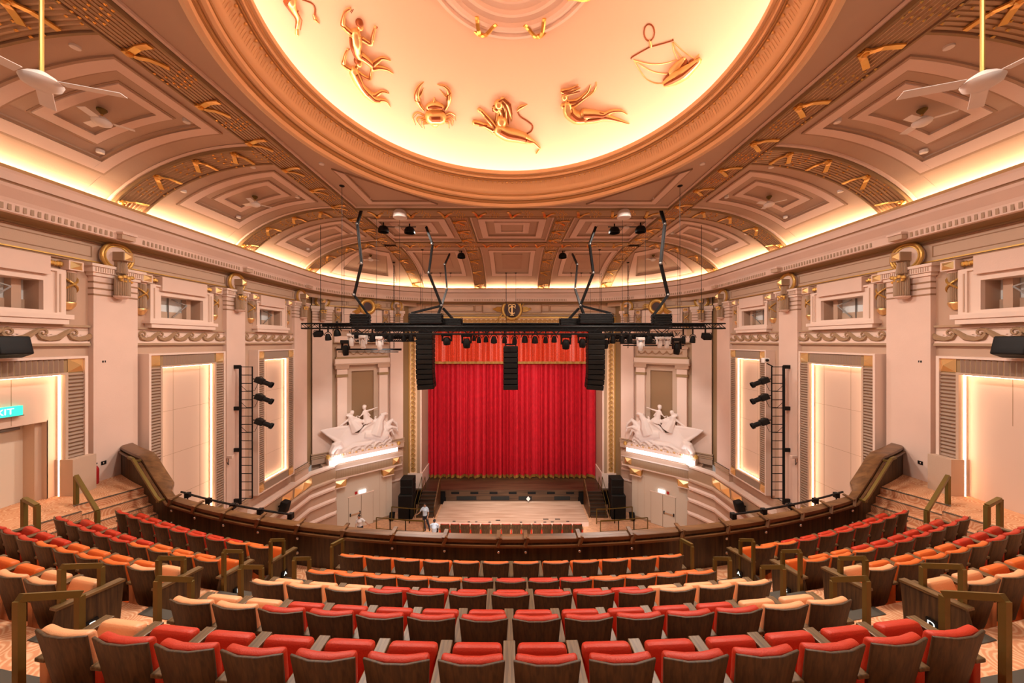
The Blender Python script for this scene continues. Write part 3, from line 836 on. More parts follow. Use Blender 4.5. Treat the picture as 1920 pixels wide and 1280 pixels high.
# ------------------------------------------------------------------ splayed stage-side walls (local frame: x along, y outwards, z up)
E = Vector((.767, .641, 0)); N_ = Vector((.641, -.767, 0))
L0 = Vector((-11.58, 21.0, 0))
XS = fr(L0, E, -N_)       # local +y = away from the hall
def splay(sx):
    mir = mirm(sx); S = SIDE[sx]; U = 1.05
    mb = MB()
    mb.box(-.46, 5.5, U+.1, U+.2, -12.4, 3.2, M['mauve'], XS)
    # hide the join to the straight wall and to the proscenium
    a = XS @ Vector((-.46, U+.15, 0))
    mb.add([(-XW, 20.0, -7.75), (a.x, a.y, -7.75), (a.x, a.y, 3.2), (-XW, 20.0, 3.2)], [(0, 1, 2, 3)], M['olive'])
    b = XS @ Vector((5.4, U+.1, 0))
    mb.add([(b.x, b.y, -12.4), (-7.97, 26.3, -12.4), (-7.97, 26.3, 3.2), (b.x, b.y, 3.2)], [(0, 1, 2, 3)], M['olive'])
    struct(mb.build('wall_%s' % S, mirror=mir), 'splayed %s wall beside the stage' % S)
    mb = MB()
    mb.box(-.46, 5.5, U-.02, U+.1, 2.28, 2.9, M['field'], XS)
    for z in (2.9, 2.84, 2.30, 2.24): mb.box(-.46, 5.5, U-.06, U+.1, z, z+.035, M['goldp' if z in (2.9, 2.3) else 'line'], XS)
    for x0, x1 in ((1.3, 1.55), (1.65, 2.4), (3.4, 4.2), (4.3, 4.5)):
        for z in (2.42, 2.74): mb.box(x0, x1, U-.035, U, z, z+.025, M['line'], XS)
        for x in (x0, x1): mb.box(x-.012, x+.012, U-.035, U, 2.42, 2.765, M['line'], XS)
    for k, (a, b) in enumerate(((-.46, .67), (4.46, 5.40))):
        mb.box(a, b, U-.12, U+.1, -7.75, 1.9, M['pink'], XS)
        mb.box(a-.05, b+.05, U-.18, U+.1, 1.9, 2.05, M['white'], XS); mb.box(a-.1, b+.1, U-.24, U+.1, 2.05, 2.24, M['white'], XS)
        for z in (1.72, 1.54, 1.36): mb.box(a-.005, b+.005, U-.132, U, z-.022, z+.022, M['line'], XS)
        mb.box(a-.05, b+.05, U-.18, U+.1, -7.75, -7.2, M['mauve'], XS)
        for z in (-7.12, -7.25, -7.36): mb.box(a-.08, b+.08, U-.22, U+.1, z-.03, z+.02, M['taupe'], XS)
    trim(mb, 'pilasters and frieze framing the statue niche on the %s' % S, mirror=mir)
    for k, x in enumerate((.1, 4.93)):
        roundel('hanging_torch_ornament', XS @ T(x, U-.12, 0), mir, '%s pilaster of the %s statue niche' % (['outer', 'stage-side'][k], S))
    for k, x in enumerate((1.02, 4.12)):
        side_drop(XS @ T(x, U, 0), mir, 'fluted drop with gold acorn above the %s statue niche, %s end' % (S, ['outer', 'stage'][k]))
    # aedicule
    mb = MB()
    mb.box(.67, 1.0, U-.0, U+.1, -7.75, 2.2, M['taupe'], XS)
    mb.box(1.25, 3.9, U-.05, U+.1, .75, 2.2, M['pink'], XS)
    mb.box(1.35, 3.8, U-.10, U+.1, 1.8, 2.2, M['white'], XS)
    mb.box(.8, 4.3, U-.12, U+.1, -.02, .35, M['light'], XS); mb.box(.75, 4.35, U-.18, U+.1, -.1, -.02, M['taupe'], XS)
    mb.box(.85, 4.25, U-.30, U+.1, -.50, -.38, M['mauve'], XS); mb.box(.92, 4.2, U-.24, U+.1, -1.02, -.50, M['field'], XS)
    mb.box(.85, 4.25, U-.30, U+.1, -1.14, -1.02, M['olive'], XS); mb.box(.78, 4.32, U-.42, U+.1, -1.45, -1.14, M['white'], XS); mb.box(.74, 4.36, U-.46, U+.1, -1.56, -1.45, M['mauve'], XS)
    for i in range(6):
        x = 1.22+i*.48
        mb.tube([(x, U-.25, -.66), (x+.10, U-.26, -.80), (x+.24, U-.27, -.86), (x+.38, U-.26, -.80), (x+.46, U-.25, -.66)], .042, M['line'], 5, XS)
        mb.tube([(x, U-.25, -.62), (x, U-.25, -.86)], .02, M['line'], 5, XS)
    mb.tube([(1.22+6*.48, U-.25, -.62), (1.22+6*.48, U-.25, -.86)], .02, M['line'], 5, XS)
    for x0, x1 in ((.80, 1.62), (3.48, 4.30)):
        mb.box(x0, x1, U-.44, U+.1, -1.80, -1.56, M['mauve'], XS); mb.box(x0+.1, x1-.1, U-.38, U+.1, -2.15, -1.80, M['light'], XS)
        mb.box(x0+.06, x1-.06, U-.42, U+.1, -2.32, -2.15, M['olive'], XS); mb.box(x0+.12, x1-.12, U-.36, U+.1, -7.75, -2.32, M['light'], XS)
    # deep recess between: jambs, back
    mb.box(1.5, 3.6, U-.08, U+.05, -2.0, -1.56, M['field'], XS)
    mb.box(1.5, 1.85, U-.1, U+.1, -7.75, -1.56, M['field'], XS); mb.box(3.3, 3.6, U-.1, U+.1, -7.75, -1.56, M['field'], XS)
    mb.box(1.85, 3.3, U+.04, U+.09, -7.75, -1.9, M['glass'], XS)
    trim(mb, 'classical niche frame with small piers and swags behind the %s statue' % S, mirror=mir)
    # gold clock-like roundel
    c = XS @ Vector((2.85, U-.22, 2.40))
    t = thing('gold_roundel', (c.x*(-1 if mir else 1), c.y, c.z-.6), 'gold ring roundel with dark disc above the %s statue niche' % S, 'wall ornament', 'gold ring roundels beside the stage')
    mb = MB(); mb.torus((2.85, U-.2, 2.4), .42, .15, M['goldp'], 36, 10, XS); mb.build('ring', t, smooth=True, mirror=mir)
    mb = MB(); mb.prism([(2.85+.36*math.cos(R(15*i)), 2.4+.36*math.sin(R(15*i))) for i in range(24)], U-.24, U-.1, M['brown'], XS)
    mb.prism([(2.85+.30*math.cos(R(15*i)), 2.4+.30*math.sin(R(15*i))) for i in range(24)], U-.25, U-.2, M['dark'], XS); mb.build('disc', t, mirror=mir)
    mb = MB()
    for q in range(4): mb.tube([(2.85-.5, U-.2, 2.3-.1*q), (2.85-.75, U-.24, 2.1-.07*q), (2.85-1.0+.08*q, U-.2, 1.98-.03*q)], [.06, .05, .01], M['goldp'], 5, XS)
    mb.build('leaf_scroll', t, mirror=mir, smooth=True); mb = MB()
    for q in range(3): mb.tube([(2.85+.45, U-.2, 2.55-.1*q), (2.85+.75, U-.26, 2.62-.1*q), (2.85+.98, U-.2, 2.5-.12*q)], [.06, .05, .01], M['goldp'], 5, XS)
    mb.build('leaf_scroll', t, mirror=mir, smooth=True)
    # ledges, box with doors, brackets
    mb = MB()
    mb.box(0, 5.0, 0, U, -8.02, -7.80, M['mauve'], XS); mb.box(-.02, 5.02, .04, U, -8.12, -8.02, M['white'], XS)
    mb.box(.05, 4.95, .12, U, -8.68, -8.12, M['reed'], XS)
    for i in range(46):
        x = .1+i*.105
        mb.box(x-.006, x+.006, .108, .12, -8.66, -8.14, M['olive'], XS)
    mb.box(0, 5.0, .10, U, -8.76, -8.68, M['light'], XS)
    for x in (.45, 4.55):
        mb.add([(x-.24, .10, -8.62), (x+.24, .10, -8.62), (x+.24, .10, -8.18), (x-.24, .10, -8.18), (x, -.06, -8.4)], [(0, 1, 4), (1, 2, 4), (2, 3, 4), (3, 0, 4)], M['goldl'], XS)
    led = trim(mb, 'fluted ledge carrying the statue on the %s' % S, mirror=mir)
    mb = MB(); D = .5
    mb.box(.37, 4.42, D, D+.1, -12.4, -8.76, M['door'], XS); mb.box(.37, .47, D, 1.3, -12.4, -8.76, M['door'], XS)
    mb.box(4.42, 5.3, D+.35, D+.5, -12.4, -8.76, M['mauve'], XS)
    for z in (-9.35, -10.1, -8.9): mb.box(4.42, 5.3, D+.27, D+.4, z, z+.12, M['light'], XS)
    mb.box(.37, 4.42, D-.02, D, -12.4, -12.25, M['reed'], XS)
    for x in (.75, 3.55, 4.0): mb.box(x-.006, x+.006, D-.008, D, -12.3, -8.8, M['field'], XS)
    struct(mb.build('wall_%s' % S, mirror=mir), 'cream wall with doors below the %s statue ledge' % S)
    mb = MB()
    for x0, x1 in ((1.55, 2.32), (2.34, 3.10)):
        mb.box(x0, x1, D-.03, D, -12.38, -10.25, M['door'], XS)
        for a in (x0, x1): mb.box(a-.006, a+.006, D-.034, D-.02, -12.38, -10.25, M['reed'], XS)
    mb.box(1.5, 3.15, D-.04, D, -10.25, -10.2, M['white'], XS)
    dd = struct(mb.build('door_%d' % (2 if sx < 0 else 3), mirror=mir), 'cream double doors below the %s statue' % S)
    mb = MB()
    mb.box(1.62, 2.26, D-.10, D-.06, -11.42, -11.36, M['chrome'], XS)
    for x in (1.64, 2.24): mb.box(x-.03, x+.03, D-.1, D-.03, -11.48, -11.30, M['black'], XS)
    mb.build('push_bar', dd, mirror=mir)
    mb = MB(); mb.box(2.18, 2.62, D-.10, D-.02, -10.14, -9.94, M['ledw'], XS)
    tag(mb.build('exit_sign', mirror=mir), 'small lit white sign over the doors below the %s statue' % S, 'exit sign')
    mb = MB(); mb.box(1.93, 2.08, D-.06, D, -10.12, -9.96, M['signr'], XS)
    tag(mb.build('fire_sign', mirror=mir), 'small square red sign beside the lit sign, %s of the stage' % S, 'sign')
    for k, x in enumerate((.95, 4.05)):
        mb = MB()
        pr = [(x-.42, -8.78), (x+.42, -8.78), (x+.36, -9.30), (x-.36, -9.30)]
        mb.prism(pr, D-.34, D, M['goldp'], XS); mb.box(x-.46, x+.46, D-.38, D, -8.84, -8.76, M['light'], XS); mb.box(x-.39, x+.39, D-.36, D, -9.34, -9.28, M['light'], XS)
        mb.add([(x-.38, D-.34, -8.84), (x+.38, D-.34, -8.84), (x+.34, D-.34, -9.28), (x-.34, D-.34, -9.28), (x, D-.50, -9.05)], [(0, 1, 4), (1, 2, 4), (2, 3, 4), (3, 0, 4)], M['goldl'], XS)
        tag(mb.build('bracket_block', mirror=mir), 'gold faceted bracket under the %s statue ledge, %s end' % (S, ['outer', 'stage'][k]), 'bracket', 'faceted gold brackets under the statue ledges')
    # side ledge along the straight wall, fluted band, stepped mouldings down to the stalls
    path = [(-11.7, -3), (-11.7, 19.9), (-11.45, 20.5), (-11.25, 20.75)] if True else None
    def off(o): return [(-11.7-o, -3), (-11.7-o, 19.9+o*.3), (-11.25-o*.6, 20.75+o*.8), (-11.0, 21.2+o*1.0)]
    def strip(z0, z1, o0, o1, m):
        A = off(o0); B = off(o1); k = len(A)
        mb.add([(x, y, z0) for x, y in A]+[(x, y, z1) for x, y in B], [(i, i+1, k+i+1, k+i) for i in range(k-1)], M[m])
    mb = MB()
    strip(-7.75, -7.75, -.02, .55, 'white'); strip(-7.84, -7.75, 0, -.02, 'white'); strip(-7.9, -7.84, .05, 0, 'line')
    strip(-8.5, -7.9, .08, .05, 'reed'); strip(-8.56, -8.5, -.05, .08, 'field'); strip(-8.66, -8.56, -.05, -.05, 'mauve'); strip(-8.72, -8.66, .12, -.05, 'light')
    strip(-9.0, -8.72, .15, .12, 'mauve'); strip(-9.08, -9.0, .0, .15, 'light'); strip(-9.2, -9.08, .02, 0, 'light'); strip(-9.75, -9.2, .2, .02+.15, 'mauve')
    strip(-9.83, -9.75, .05, .2, 'light'); strip(-9.95, -9.83, .07, .05, 'light'); strip(-10.6, -9.95, .25, .2, 'mauve'); strip(-10.7, -10.6, .1, .25, 'light'); strip(-10.8, -10.7, .12, .1, 'light'); strip(-12.4, -10.8, .3, .25, 'mauve')
    y = 8
    while y < 19.8:
        mb.box(-11.79, -11.775, y, y+.015, -8.48, -7.92, M['olive']); y += .13
    trim(mb, 'side ledge with fluted band and stepped mouldings below, %s wall' % S, mirror=mir)
    for k, y in enumerate((17.9, 18.9, 19.7)):
        mb = MB()
        mb.add([(-11.77, y-.45, -8.46), (-11.77, y+.45, -8.46), (-11.77, y+.45, -7.94), (-11.77, y-.45, -7.94), (-11.58, y, -8.2)], [(0, 1, 4), (1, 2, 4), (2, 3, 4), (3, 0, 4), (0, 3, 2, 1)], M['goldl'])
        tag(mb.build('pyramid_ornament', mirror=mir), 'gold pyramid block on the fluted band of the %s side ledge, %s from the stage' % (S, ['third', 'second', 'first'][k]), 'wall ornament', 'gold pyramid blocks on the side ledges')
    for k, (y, z) in enumerate(((17.2, -8.3), (14.7, -8.25))):
        mb = MB(); mb.rbox((0, 0, 0), (.38, .36, .56), .06, M['black'], T(-11.45, y, z) @ Ry(R(15)))
        mb.bar((-11.8, y, z), (-11.5, y, z), .06, M['black'])
        tag(mb.build('wall_speaker', smooth=True, mirror=mir), 'small black loudspeaker on the fluted band below the %s side ledge, %s one' % (S, ['stage side', 'balcony side'][k]), 'loudspeaker', 'wall loudspeakers')
    mb = MB(); mb.rbox((-11.74, 15.75, -8.2), (.08, .42, .24), .03, M['wht']); mb.box(-11.70, -11.69, 15.68, 15.72, -8.2, -8.16, M['black']); mb.box(-11.70, -11.69, 15.8, 15.84, -8.2, -8.16, M['black'])
    tag(mb.build('emergency_light', smooth=True, mirror=mir), 'small white emergency light on the fluted band, %s wall' % S, 'emergency light')
for sx in (-1, 1): splay(sx)

# ------------------------------------------------------------------ proscenium
mb = MB(); YP = 26.3; ZS = -11.26
for sx in (-1, 1):
    a, b = sorted((sx*6.95, sx*8.05))
    mb.box(a, b, YP, 28.6, ZS, 3.2, M['field'])
    mb.box(min(sx*8.0, sx*9.0), max(sx*8.0, sx*9.0), 26.22, 26.6, 1.9, 3.2, M['field'])
    mb.box(min(sx*8.05, sx*12.5), max(sx*8.05, sx*12.5), 26.6, 26.8, -12.4, 3.2, M['mauve'])
    mb.box(min(sx*6.88, sx*8.1), max(sx*6.88, sx*8.1), YP-.12, 28.7, ZS, ZS+1.15, M['white'])
mb.box(-6.95, 6.95, YP, 28.6, 1.15, 3.2, M['field'])
struct(mb.build('wall_front'), 'stage wall framing the red curtain')
mb = MB()
for sx in (-1, 1):
    def bx(x0, x1, y, m, z0=ZS+1.15, z1=1.95):
        a, b = sorted((sx*x0, sx*x1)); mb.box(a, b, YP-y, YP, z0, z1, M[m])
    bx(7.08, 7.28, .10, 'reed'); bx(7.28, 7.36, .06, 'cream'); bx(7.36, 7.86, .02, 'cream'); bx(7.86, 7.95, .10, 'goldp'); bx(7.95, 8.02, .05, 'olive'); bx(6.95, 7.08, .04, 'pink')
    bx(8.02, 8.10, .14, 'goldp', -12.2)
mb.box(-8.05, 8.05, YP-.10, YP, 1.15, 1.22, M['reed']); mb.box(-7.4, 7.4, YP-.05, YP, 1.22, 1.30, M['cream'])
mb.box(-7.86, 7.86, YP-.02, YP, 1.30, 1.80, M['cream']); mb.box(-7.95, 7.95, YP-.12, YP, 1.80, 1.90, M['goldp']); mb.box(-8.05, 8.05, YP-.16, YP, 1.90, 1.96, M['olive'])
mb.box(-8.2, 8.2, YP-.05, YP, 2.10, 2.14, M['goldp']); mb.box(-8.2, 8.2, YP-.04, YP, 2.05, 2.10, M['line']); mb.box(-8.2, 8.2, YP-.08, YP, 2.90, 2.96, M['olive'])
for x0, x1, z0, z1 in ((-2.25, 2.25, 2.2, 2.86), (-2.85, -2.3, 2.3, 2.76), (2.3, 2.85, 2.3, 2.76), (-6.7, -2.95, 2.32, 2.74), (2.95, 6.7, 2.32, 2.74)):
    for z in (z0, z1): mb.box(x0, x1, YP-.05, YP, z-.015, z+.015, M['line'])
    for x in (x0, x1): mb.box(x-.03, x+.03, YP-.05, YP, z0, z1, M['line'])
trim(mb, 'layered mouldings framing the stage opening')
mb = MB()
z = ZS+1.42
def scroll(x, z, Rr=.165):
    mb.torus((x, YP-.06, z), Rr, .028, M['goldp'], 14, 5); mb.torus((x, YP-.06, z), Rr*.5, .026, M['goldp'], 10, 5); mb.ell((x, YP-.07, z), .035, M['goldp'], 6)
while z < 1.5:
    for sx in (-1, 1): scroll(sx*7.61, z)
    z += .362
x = -7.24
while x < 7.3: scroll(x, 1.55, .15); x += .362
trim(mb, 'chain of gilded scrolls running around the stage opening')
t = thing('monogram_medallion', (0, YP-.2, 1.62), 'round gold medallion with interlaced TC monogram over the stage', 'medallion')
mb = MB(); mb.torus((0, YP-.14, 2.44), .70, .11, M['goldp'], 40, 8, flat=.8); mb.torus((0, YP-.12, 2.44), .58, .04, M['cream'], 40, 6); mb.build('ring', t, smooth=True)
mb = MB(); mb.prism([(.6*math.cos(R(9*i)), 2.44+.6*math.sin(R(9*i))) for i in range(40)], YP-.16, YP, M['dark']); mb.build('disc', t)
mb = MB()
mb.torus((.03, YP-.20, 2.40), .27, .045, M['goldl'], 24, 6, a0=R(48), a1=R(312))
mb.box(-.055, .055, YP-.24, YP-.18, 2.0, 2.84, M['goldl']); mb.box(-.28, .28, YP-.24, YP-.18, 2.78, 2.85, M['goldl'])
for sx in (-1, 1):
    a, b = sorted((sx*.22, sx*.29)); mb.box(a, b, YP-.24, YP-.18, 2.66, 2.85, M['goldl'])
    mb.box(min(sx*.22, sx*.27)+.0, max(sx*.2, sx*.26), YP-.24, YP-.18, 2.50, 2.62, M['goldl'])
mb.box(-.14, .14, YP-.24, YP-.18, 1.97, 2.03, M['goldl'])
mb.build('monogram', t)
mb = MB()
for sx in (-1, 1):
    mb = MB()
    for q in range(4): mb.tube([(sx*(.85), YP-.1, 2.32+.1*q), (sx*1.15, YP-.14, 2.34+.09*q), (sx*1.32, YP-.1, 2.40+.04*q)], [.05, .05, .02], M['goldp'], 5)
    mb.ell((sx*1.38, YP-.1, 2.5), .09, M['gold'], 8)
    mb.build('leaf_scroll', t, smooth=True)
mb = MB()
mb.tube([(.75, YP-.1, 2.7), (.95, YP-.2, 2.98), (1.2, YP-.2, 3.0), (1.32, YP-.15, 2.86)], [.05, .06, .06, .02], M['goldp'], 6)
mb.build('leaf_scroll', t, smooth=True); mb = MB()
mb.tube([(-.75, YP-.1, 2.1), (-.95, YP-.15, 1.85), (-1.1, YP-.15, 1.62)], [.06, .06, .02], M['goldp'], 6)
mb.build('leaf_scroll', t, smooth=True)

# curtain, valance
def fold_sheet(x0, x1, z0, z1, Y, amp, per, m, zedge=None, nx=520, nz=6, seed=1):
    rnd = random.Random(seed); ph = []; x = x0; ks = []
    p = 0; arr = []
    for i in range(nx+1):
        arr.append(p); p += 2*math.pi/per*(x1-x0)/nx*(.72+.55*(.5+.5*math.sin(i*.031+seed))+.25*math.sin(i*.11))
    def f(a, b):
        i = min(nx, int(round(a*nx))); z = z0+(z1-z0)*b
        am = amp*(1-.35*b)
        return Vector((x0+(x1-x0)*a + .02*math.sin(arr[i]*2), Y+am*math.sin(arr[i]) + .35*am*math.sin(arr[i]*2.3+1), z))
    return f
t = thing('stage_curtain', (0, 28.2, ZS), 'deep red pleated stage curtain with gold fringed hem', 'curtain')
f = fold_sheet(-6.98, 6.98, ZS+.26, 1.4, 28.2, .20, .52, None)
mb = MB(); mb.grid(f, 520, 5, M['velvet']); mb.build('drape', t, smooth=True)
g = fold_sheet(-6.98, 6.98, ZS+.04, ZS+.28, 28.17, .20, .52, None)
mb = MB(); mb.grid(g, 520, 1, M['fringe']); mb.build('fringe', t, smooth=True)
t = thing('valance', (0, 27.6, -1.8), 'orange red brocade valance with gold fringe hanging over the curtain', 'valance')
f = fold_sheet(-6.98, 6.98, -1.62, 1.4, 27.6, .13, .62, None, seed=4)
mb = MB(); mb.grid(f, 520, 4, M['valance']); mb.build('drape', t, smooth=True)
mb = MB(); mb.grid(lambda a, b: Vector((-6.98+13.96*a, 27.5+.04*math.sin(a*140), -1.80+.2*b)), 260, 1, M['fringe']); mb.build('fringe', t)
mb = MB()
for sx in (-1, 1):
    for q in range(5): mb.tube([(sx*(6.9-(.9-.12*q)*math.sin(R(90*i/6))), YP+.1, 1.15-(.9-.12*q)*(1-0)+(.9-.12*q)*(1-math.cos(R(90*i/6)))) for i in range(7)], .03, M['light' if q % 2 else 'reed'], 5)
trim(mb, 'curved corner mouldings of the stage opening')
mb = MB(); mb.box(-7.2, 7.2, 28.9, 29.0, ZS, 3, M['black']); mb.box(-9, 9, 26.0, 26.2, -12.4, ZS-.12, M['black']); struct(mb.build('wall_back'), 'dark wall behind the stage curtain')
# ------------------------------------------------------------------ stage, stalls floor
mb = MB(); mb.box(-14, 14, -4, 26.5, -12.5, -12.4, M['orchfl']); struct(mb.build('floor'), 'orange carpeted stalls floor')
mb = MB(); mb.box(-8.3, 8.3, 25.9, 29, ZS-.1, ZS, M['staged']); mb.box(-5.05, 5.05, 25.9, 26.0, -11.8, ZS-.1, M['staged']); struct(mb.build('floor'), 'dark boarded stage floor below the curtain')
mb = MB()
mb.box(-5.0, 5.0, 25.86, 25.9, -12.1, ZS-.02, M['staged'])
for i in range(7):
    x = -4.6+i*1.45
    mb.box(x, x+.6, 25.84, 25.87, -11.55, -11.38, M['black'])
for x0, x1 in ((-4.2, -2.7), (-1.6, -.2), (.5, 1.5), (3.2, 4.4)): mb.box(x0, x1, 25.84, 25.87, -12.0, -11.72, M['blackp'])
struct(mb.build('trim_80'), 'dark stage front with small vents')
ZA = -12.1
mb = MB()
n = 40
pts = [(-5.15, 25.86), (-5.15, 22.9)] + [(-5.15+10.3*i/n, 22.9-.18*math.sin(math.pi*i/n)) for i in range(1, n)] + [(5.15, 22.9), (5.15, 25.86)]
k = len(pts); vs = [(x, y, ZA) for x, y in pts]+[(x, y, -12.4) for x, y in pts]
mb.add(vs, [tuple(range(k))], M['stagew']); mb.add(vs, [(i, i+1, k+i+1, k+i) for i in range(k-1)], M['light'])
struct(mb.build('floor'), 'pale boarded apron in front of the stage')
GW = ['wide one left of centre', 'wide one right of centre', 'wide one farther right', 'edge row, far left', 'edge row, second from left', 'edge row, third from left', 'edge row, fourth from left', 'edge row, middle', 'edge row, fourth from right', 'edge row, third from right', 'edge row, second from right', 'edge row, far right']
for i, (x, y, w) in enumerate(((-.95, 23.1, .32), (2.3, 23.25, .36), (3.1, 23.25, .34), (-3.9, 22.98, .2), (-2.9, 22.9, .16), (-2.4, 22.9, .16), (-1.5, 22.86, .16), (.6, 22.85, .16), (1.55, 22.87, .14), (2.2, 22.87, .2), (2.7, 22.9, .2), (3.75, 22.96, .2))):
    mb = MB(); mb.box(x-w/2, x+w/2, y-.05, y+.05, ZA, ZA+.012, M['black'])
    for q in range(4): mb.box(x-w/2+w*q/4, x-w/2+w*q/4+.015, y-.045, y+.045, ZA+.012, ZA+.016, M['grey'])
    tag(mb.build('floor_vent'), 'small dark grille in the pale apron boards, %s' % GW[i], 'grille', 'dark grilles in the apron')
mb = MB(); mb.tube([(1.22, 25.6, ZA), (1.22, 25.6, ZA+.5)], .012, M['grey']); mb.add([(1.22, 25.58, ZA+.12), (1.37, 25.58, ZA+.3), (1.22, 25.58, ZA+.5), (1.07, 25.58, ZA+.3), (1.22, 25.62, ZA+.12), (1.37, 25.62, ZA+.3), (1.22, 25.62, ZA+.5), (1.07, 25.62, ZA+.3)], [(0, 1, 2, 3), (7, 6, 5, 4), (0, 4, 5, 1), (1, 5, 6, 2), (2, 6, 7, 3), (3, 7, 4, 0)], M['wht'])
tag(mb.build('diamond_sign'), 'small pale diamond shaped sign standing before the dark stage front', 'sign')

for sx in (-1, 1):
    mir = sx > 0; S = SIDE[sx]
    # stairs from stalls to stage
    t = thing('stage_stairs', (sx*5.95, 25.0, -12.4), 'dark wooden steps up to the stage on the %s' % S, 'stairs', 'stage stairs')
    n = 7
    for i in range(n):
        z0 = -12.4+(1.14)*i/n; y0 = 24.0+1.9*i/n
        mb = MB(); mb.box(-6.75, -5.55, y0, 25.9, z0, z0+1.14/n, M['staged']); mb.box(-6.75, -5.55, y0-.02, y0+.04, z0+1.14/n-.03, z0+1.14/n+.004, M['nosing'])
        mb.build('step', t, mirror=mir)
    mb = MB(); mb.prism([(0, 0)], 0, 0, M['plank']) if False else None
    mb.add([(-5.5, 24.0, -12.4), (-5.5, 25.9, -12.4), (-5.5, 25.9, -10.4), (-5.5, 25.7, -10.4), (-5.5, 24.0, -11.6), (-5.42, 24.0, -12.4), (-5.42, 25.9, -12.4), (-5.42, 25.9, -10.4), (-5.42, 25.7, -10.4), (-5.42, 24.0, -11.6)],
           [(0, 1, 2, 3, 4), (9, 8, 7, 6, 5), (0, 5, 6, 1), (4, 3, 8, 9), (3, 2, 7, 8), (0, 4, 9, 5)], M['cap']); mb.build('side_panel', t, mirror=mir)
    for x in (-6.85, -6.6):
        mb = MB(); mb.tube([(x, 24.0, -12.4), (x, 24.0, -11.4), (x, 25.9, -10.25), (x, 26.0, -11.2)], .022, M['brass'], 6); mb.build('handrail', t, mirror=mir)
    # speaker stack
    t = thing('speaker_stack', (sx*7.35, 24.6, -12.4), 'stack of large black loudspeaker cabinets beside the %s stage steps' % S, 'loudspeaker stack', 'speaker stacks by the stage')
    for i, (x0, x1, y0, z0, z1) in enumerate(((-7.95, -6.95, 23.8, -12.4, -11.6), (-7.95, -6.95, 23.8, -11.58, -10.75), (-7.85, -6.97, 23.95, -10.73, -10.2), (-7.85, -6.97, 23.95, -10.18, -9.66))):
        mb = MB(); mb.rbox(((x0+x1)/2, (y0+24.75)/2, (z0+z1)/2), (x1-x0, 24.75-y0, z1-z0), .03, M['blackp']); mb.box(x0+.05, x1-.05, y0-.01, y0+.02, z0+.06, z1-.06, M['black']); mb.build('cabinet', t, mirror=mir)
    mb = MB(); mb.rbox((0, 0, 0), (.3, .4, .5), .05, M['black'], T(-8.35, 23.75, -12.13) @ Rx(R(-20)))
    tag(mb.build('floor_monitor', mirror=mir, smooth=True), 'small black wedge speaker on the floor by the %s speaker stack' % S, 'loudspeaker', 'floor wedge speakers')
    # brass barrier rails in the stalls
    def rail(pts, zt, name, lab):
        t = thing('barrier_rail', (sx*abs(pts[0][0]), pts[0][1], -12.4), lab, 'railing', 'low railings in front of the stage')
        for (xa, ya), (xb, yb) in zip(pts, pts[1:]):
            mb = MB()
            for f_ in (0, 1):
                x = xa+(xb-xa)*f_; y = ya+(yb-ya)*f_; mb.bar((x, y, -12.4), (x, y, zt), .05, M['brass'])
            mb.bar((xa, ya, zt), (xb, yb, zt), .05, M['brass']); mb.bar((xa, ya, -12.25), (xb, yb, -12.25), .03, M['brass']); mb.build('rail_frame', t, mirror=mir)
    rail([(-5.7, 22.0), (-6.9, 22.1), (-7.95, 22.25), (-8.9, 22.4)], -11.55, 'a', 'low brass barrier of framed bays in the stalls, %s side' % S)
    rail([(-5.75, 23.2), (-7.0, 23.3), (-8.3, 23.55)], -11.40, 'b', 'brass barrier nearer the %s stage steps' % S)

# ------------------------------------------------------------------ balcony tiers
CY = 30.3
TZ = [-5.0, -4.67, -4.18, -3.72, -3.26, -2.80, -2.34, -1.9]
TR = [23.15] + [24.12+.95*i for i in range(8)]
def pol(r, th, z): return (r*math.sin(th), CY-r*math.cos(th), z)
def sector(mb, r0, r1, z0, z1, t0, t1, m, n=None, sides=True):
    n = n or max(2, int(abs(t1-t0)/R(1.0)))
    vs = []
    for i in range(n+1):
        t = t0+(t1-t0)*i/n
        vs += [pol(r0, t, z1), pol(r1, t, z1), pol(r0, t, z0), pol(r1, t, z0)]
    fs = []
    for i in range(n):
        a, b = 4*i, 4*i+4
        fs += [(a, b, b+1, a+1), (a, a+2, b+2, b), (a+1, b+1, b+3, a+3), (a+2, a+3, b+3, b+2)]
    fs += [(0, 1, 3, 2), (4*n, 4*n+2, 4*n+3, 4*n+1)]
    mb.add(vs, fs, m)
mb = MB()
lim = [23.5, 23.5, 24.2, 24.1, 24.1, 40, 40, 40]
for k, z in enumerate(TZ):
    t = R(lim[k])
    sector(mb, TR[k]+(0 if k else -.05), TR[k+1], -6.2, z, -t, t, M['carpet'])
struct(mb.build('floor'), 'stepped balcony floor with orange patterned carpet')
mb = MB()
for sx in (-1, 1):      # side landings and the little flights down to the front cross aisle
    sector(mb, 23.1, TR[3], -6.2, -4.08, *sorted((sx*R(26.4), sx*R(40))), M['carpet'])
    sector(mb, 24.4, TR[3], -6.2, -4.08, *sorted((sx*R(25.0), sx*R(26.4))), M['carpet'])
    sector(mb, TR[3], TR[4]+2.2, -6.2, -4.08, *sorted((sx*R(24.2), sx*R(40))), M['carpet'])
    sector(mb, TR[2], TR[3], -6.2, -4.08, *sorted((sx*R(24.2), sx*R(25.0))), M['carpet'])
struct(mb.build('floor'), 'carpeted side landings of the balcony')
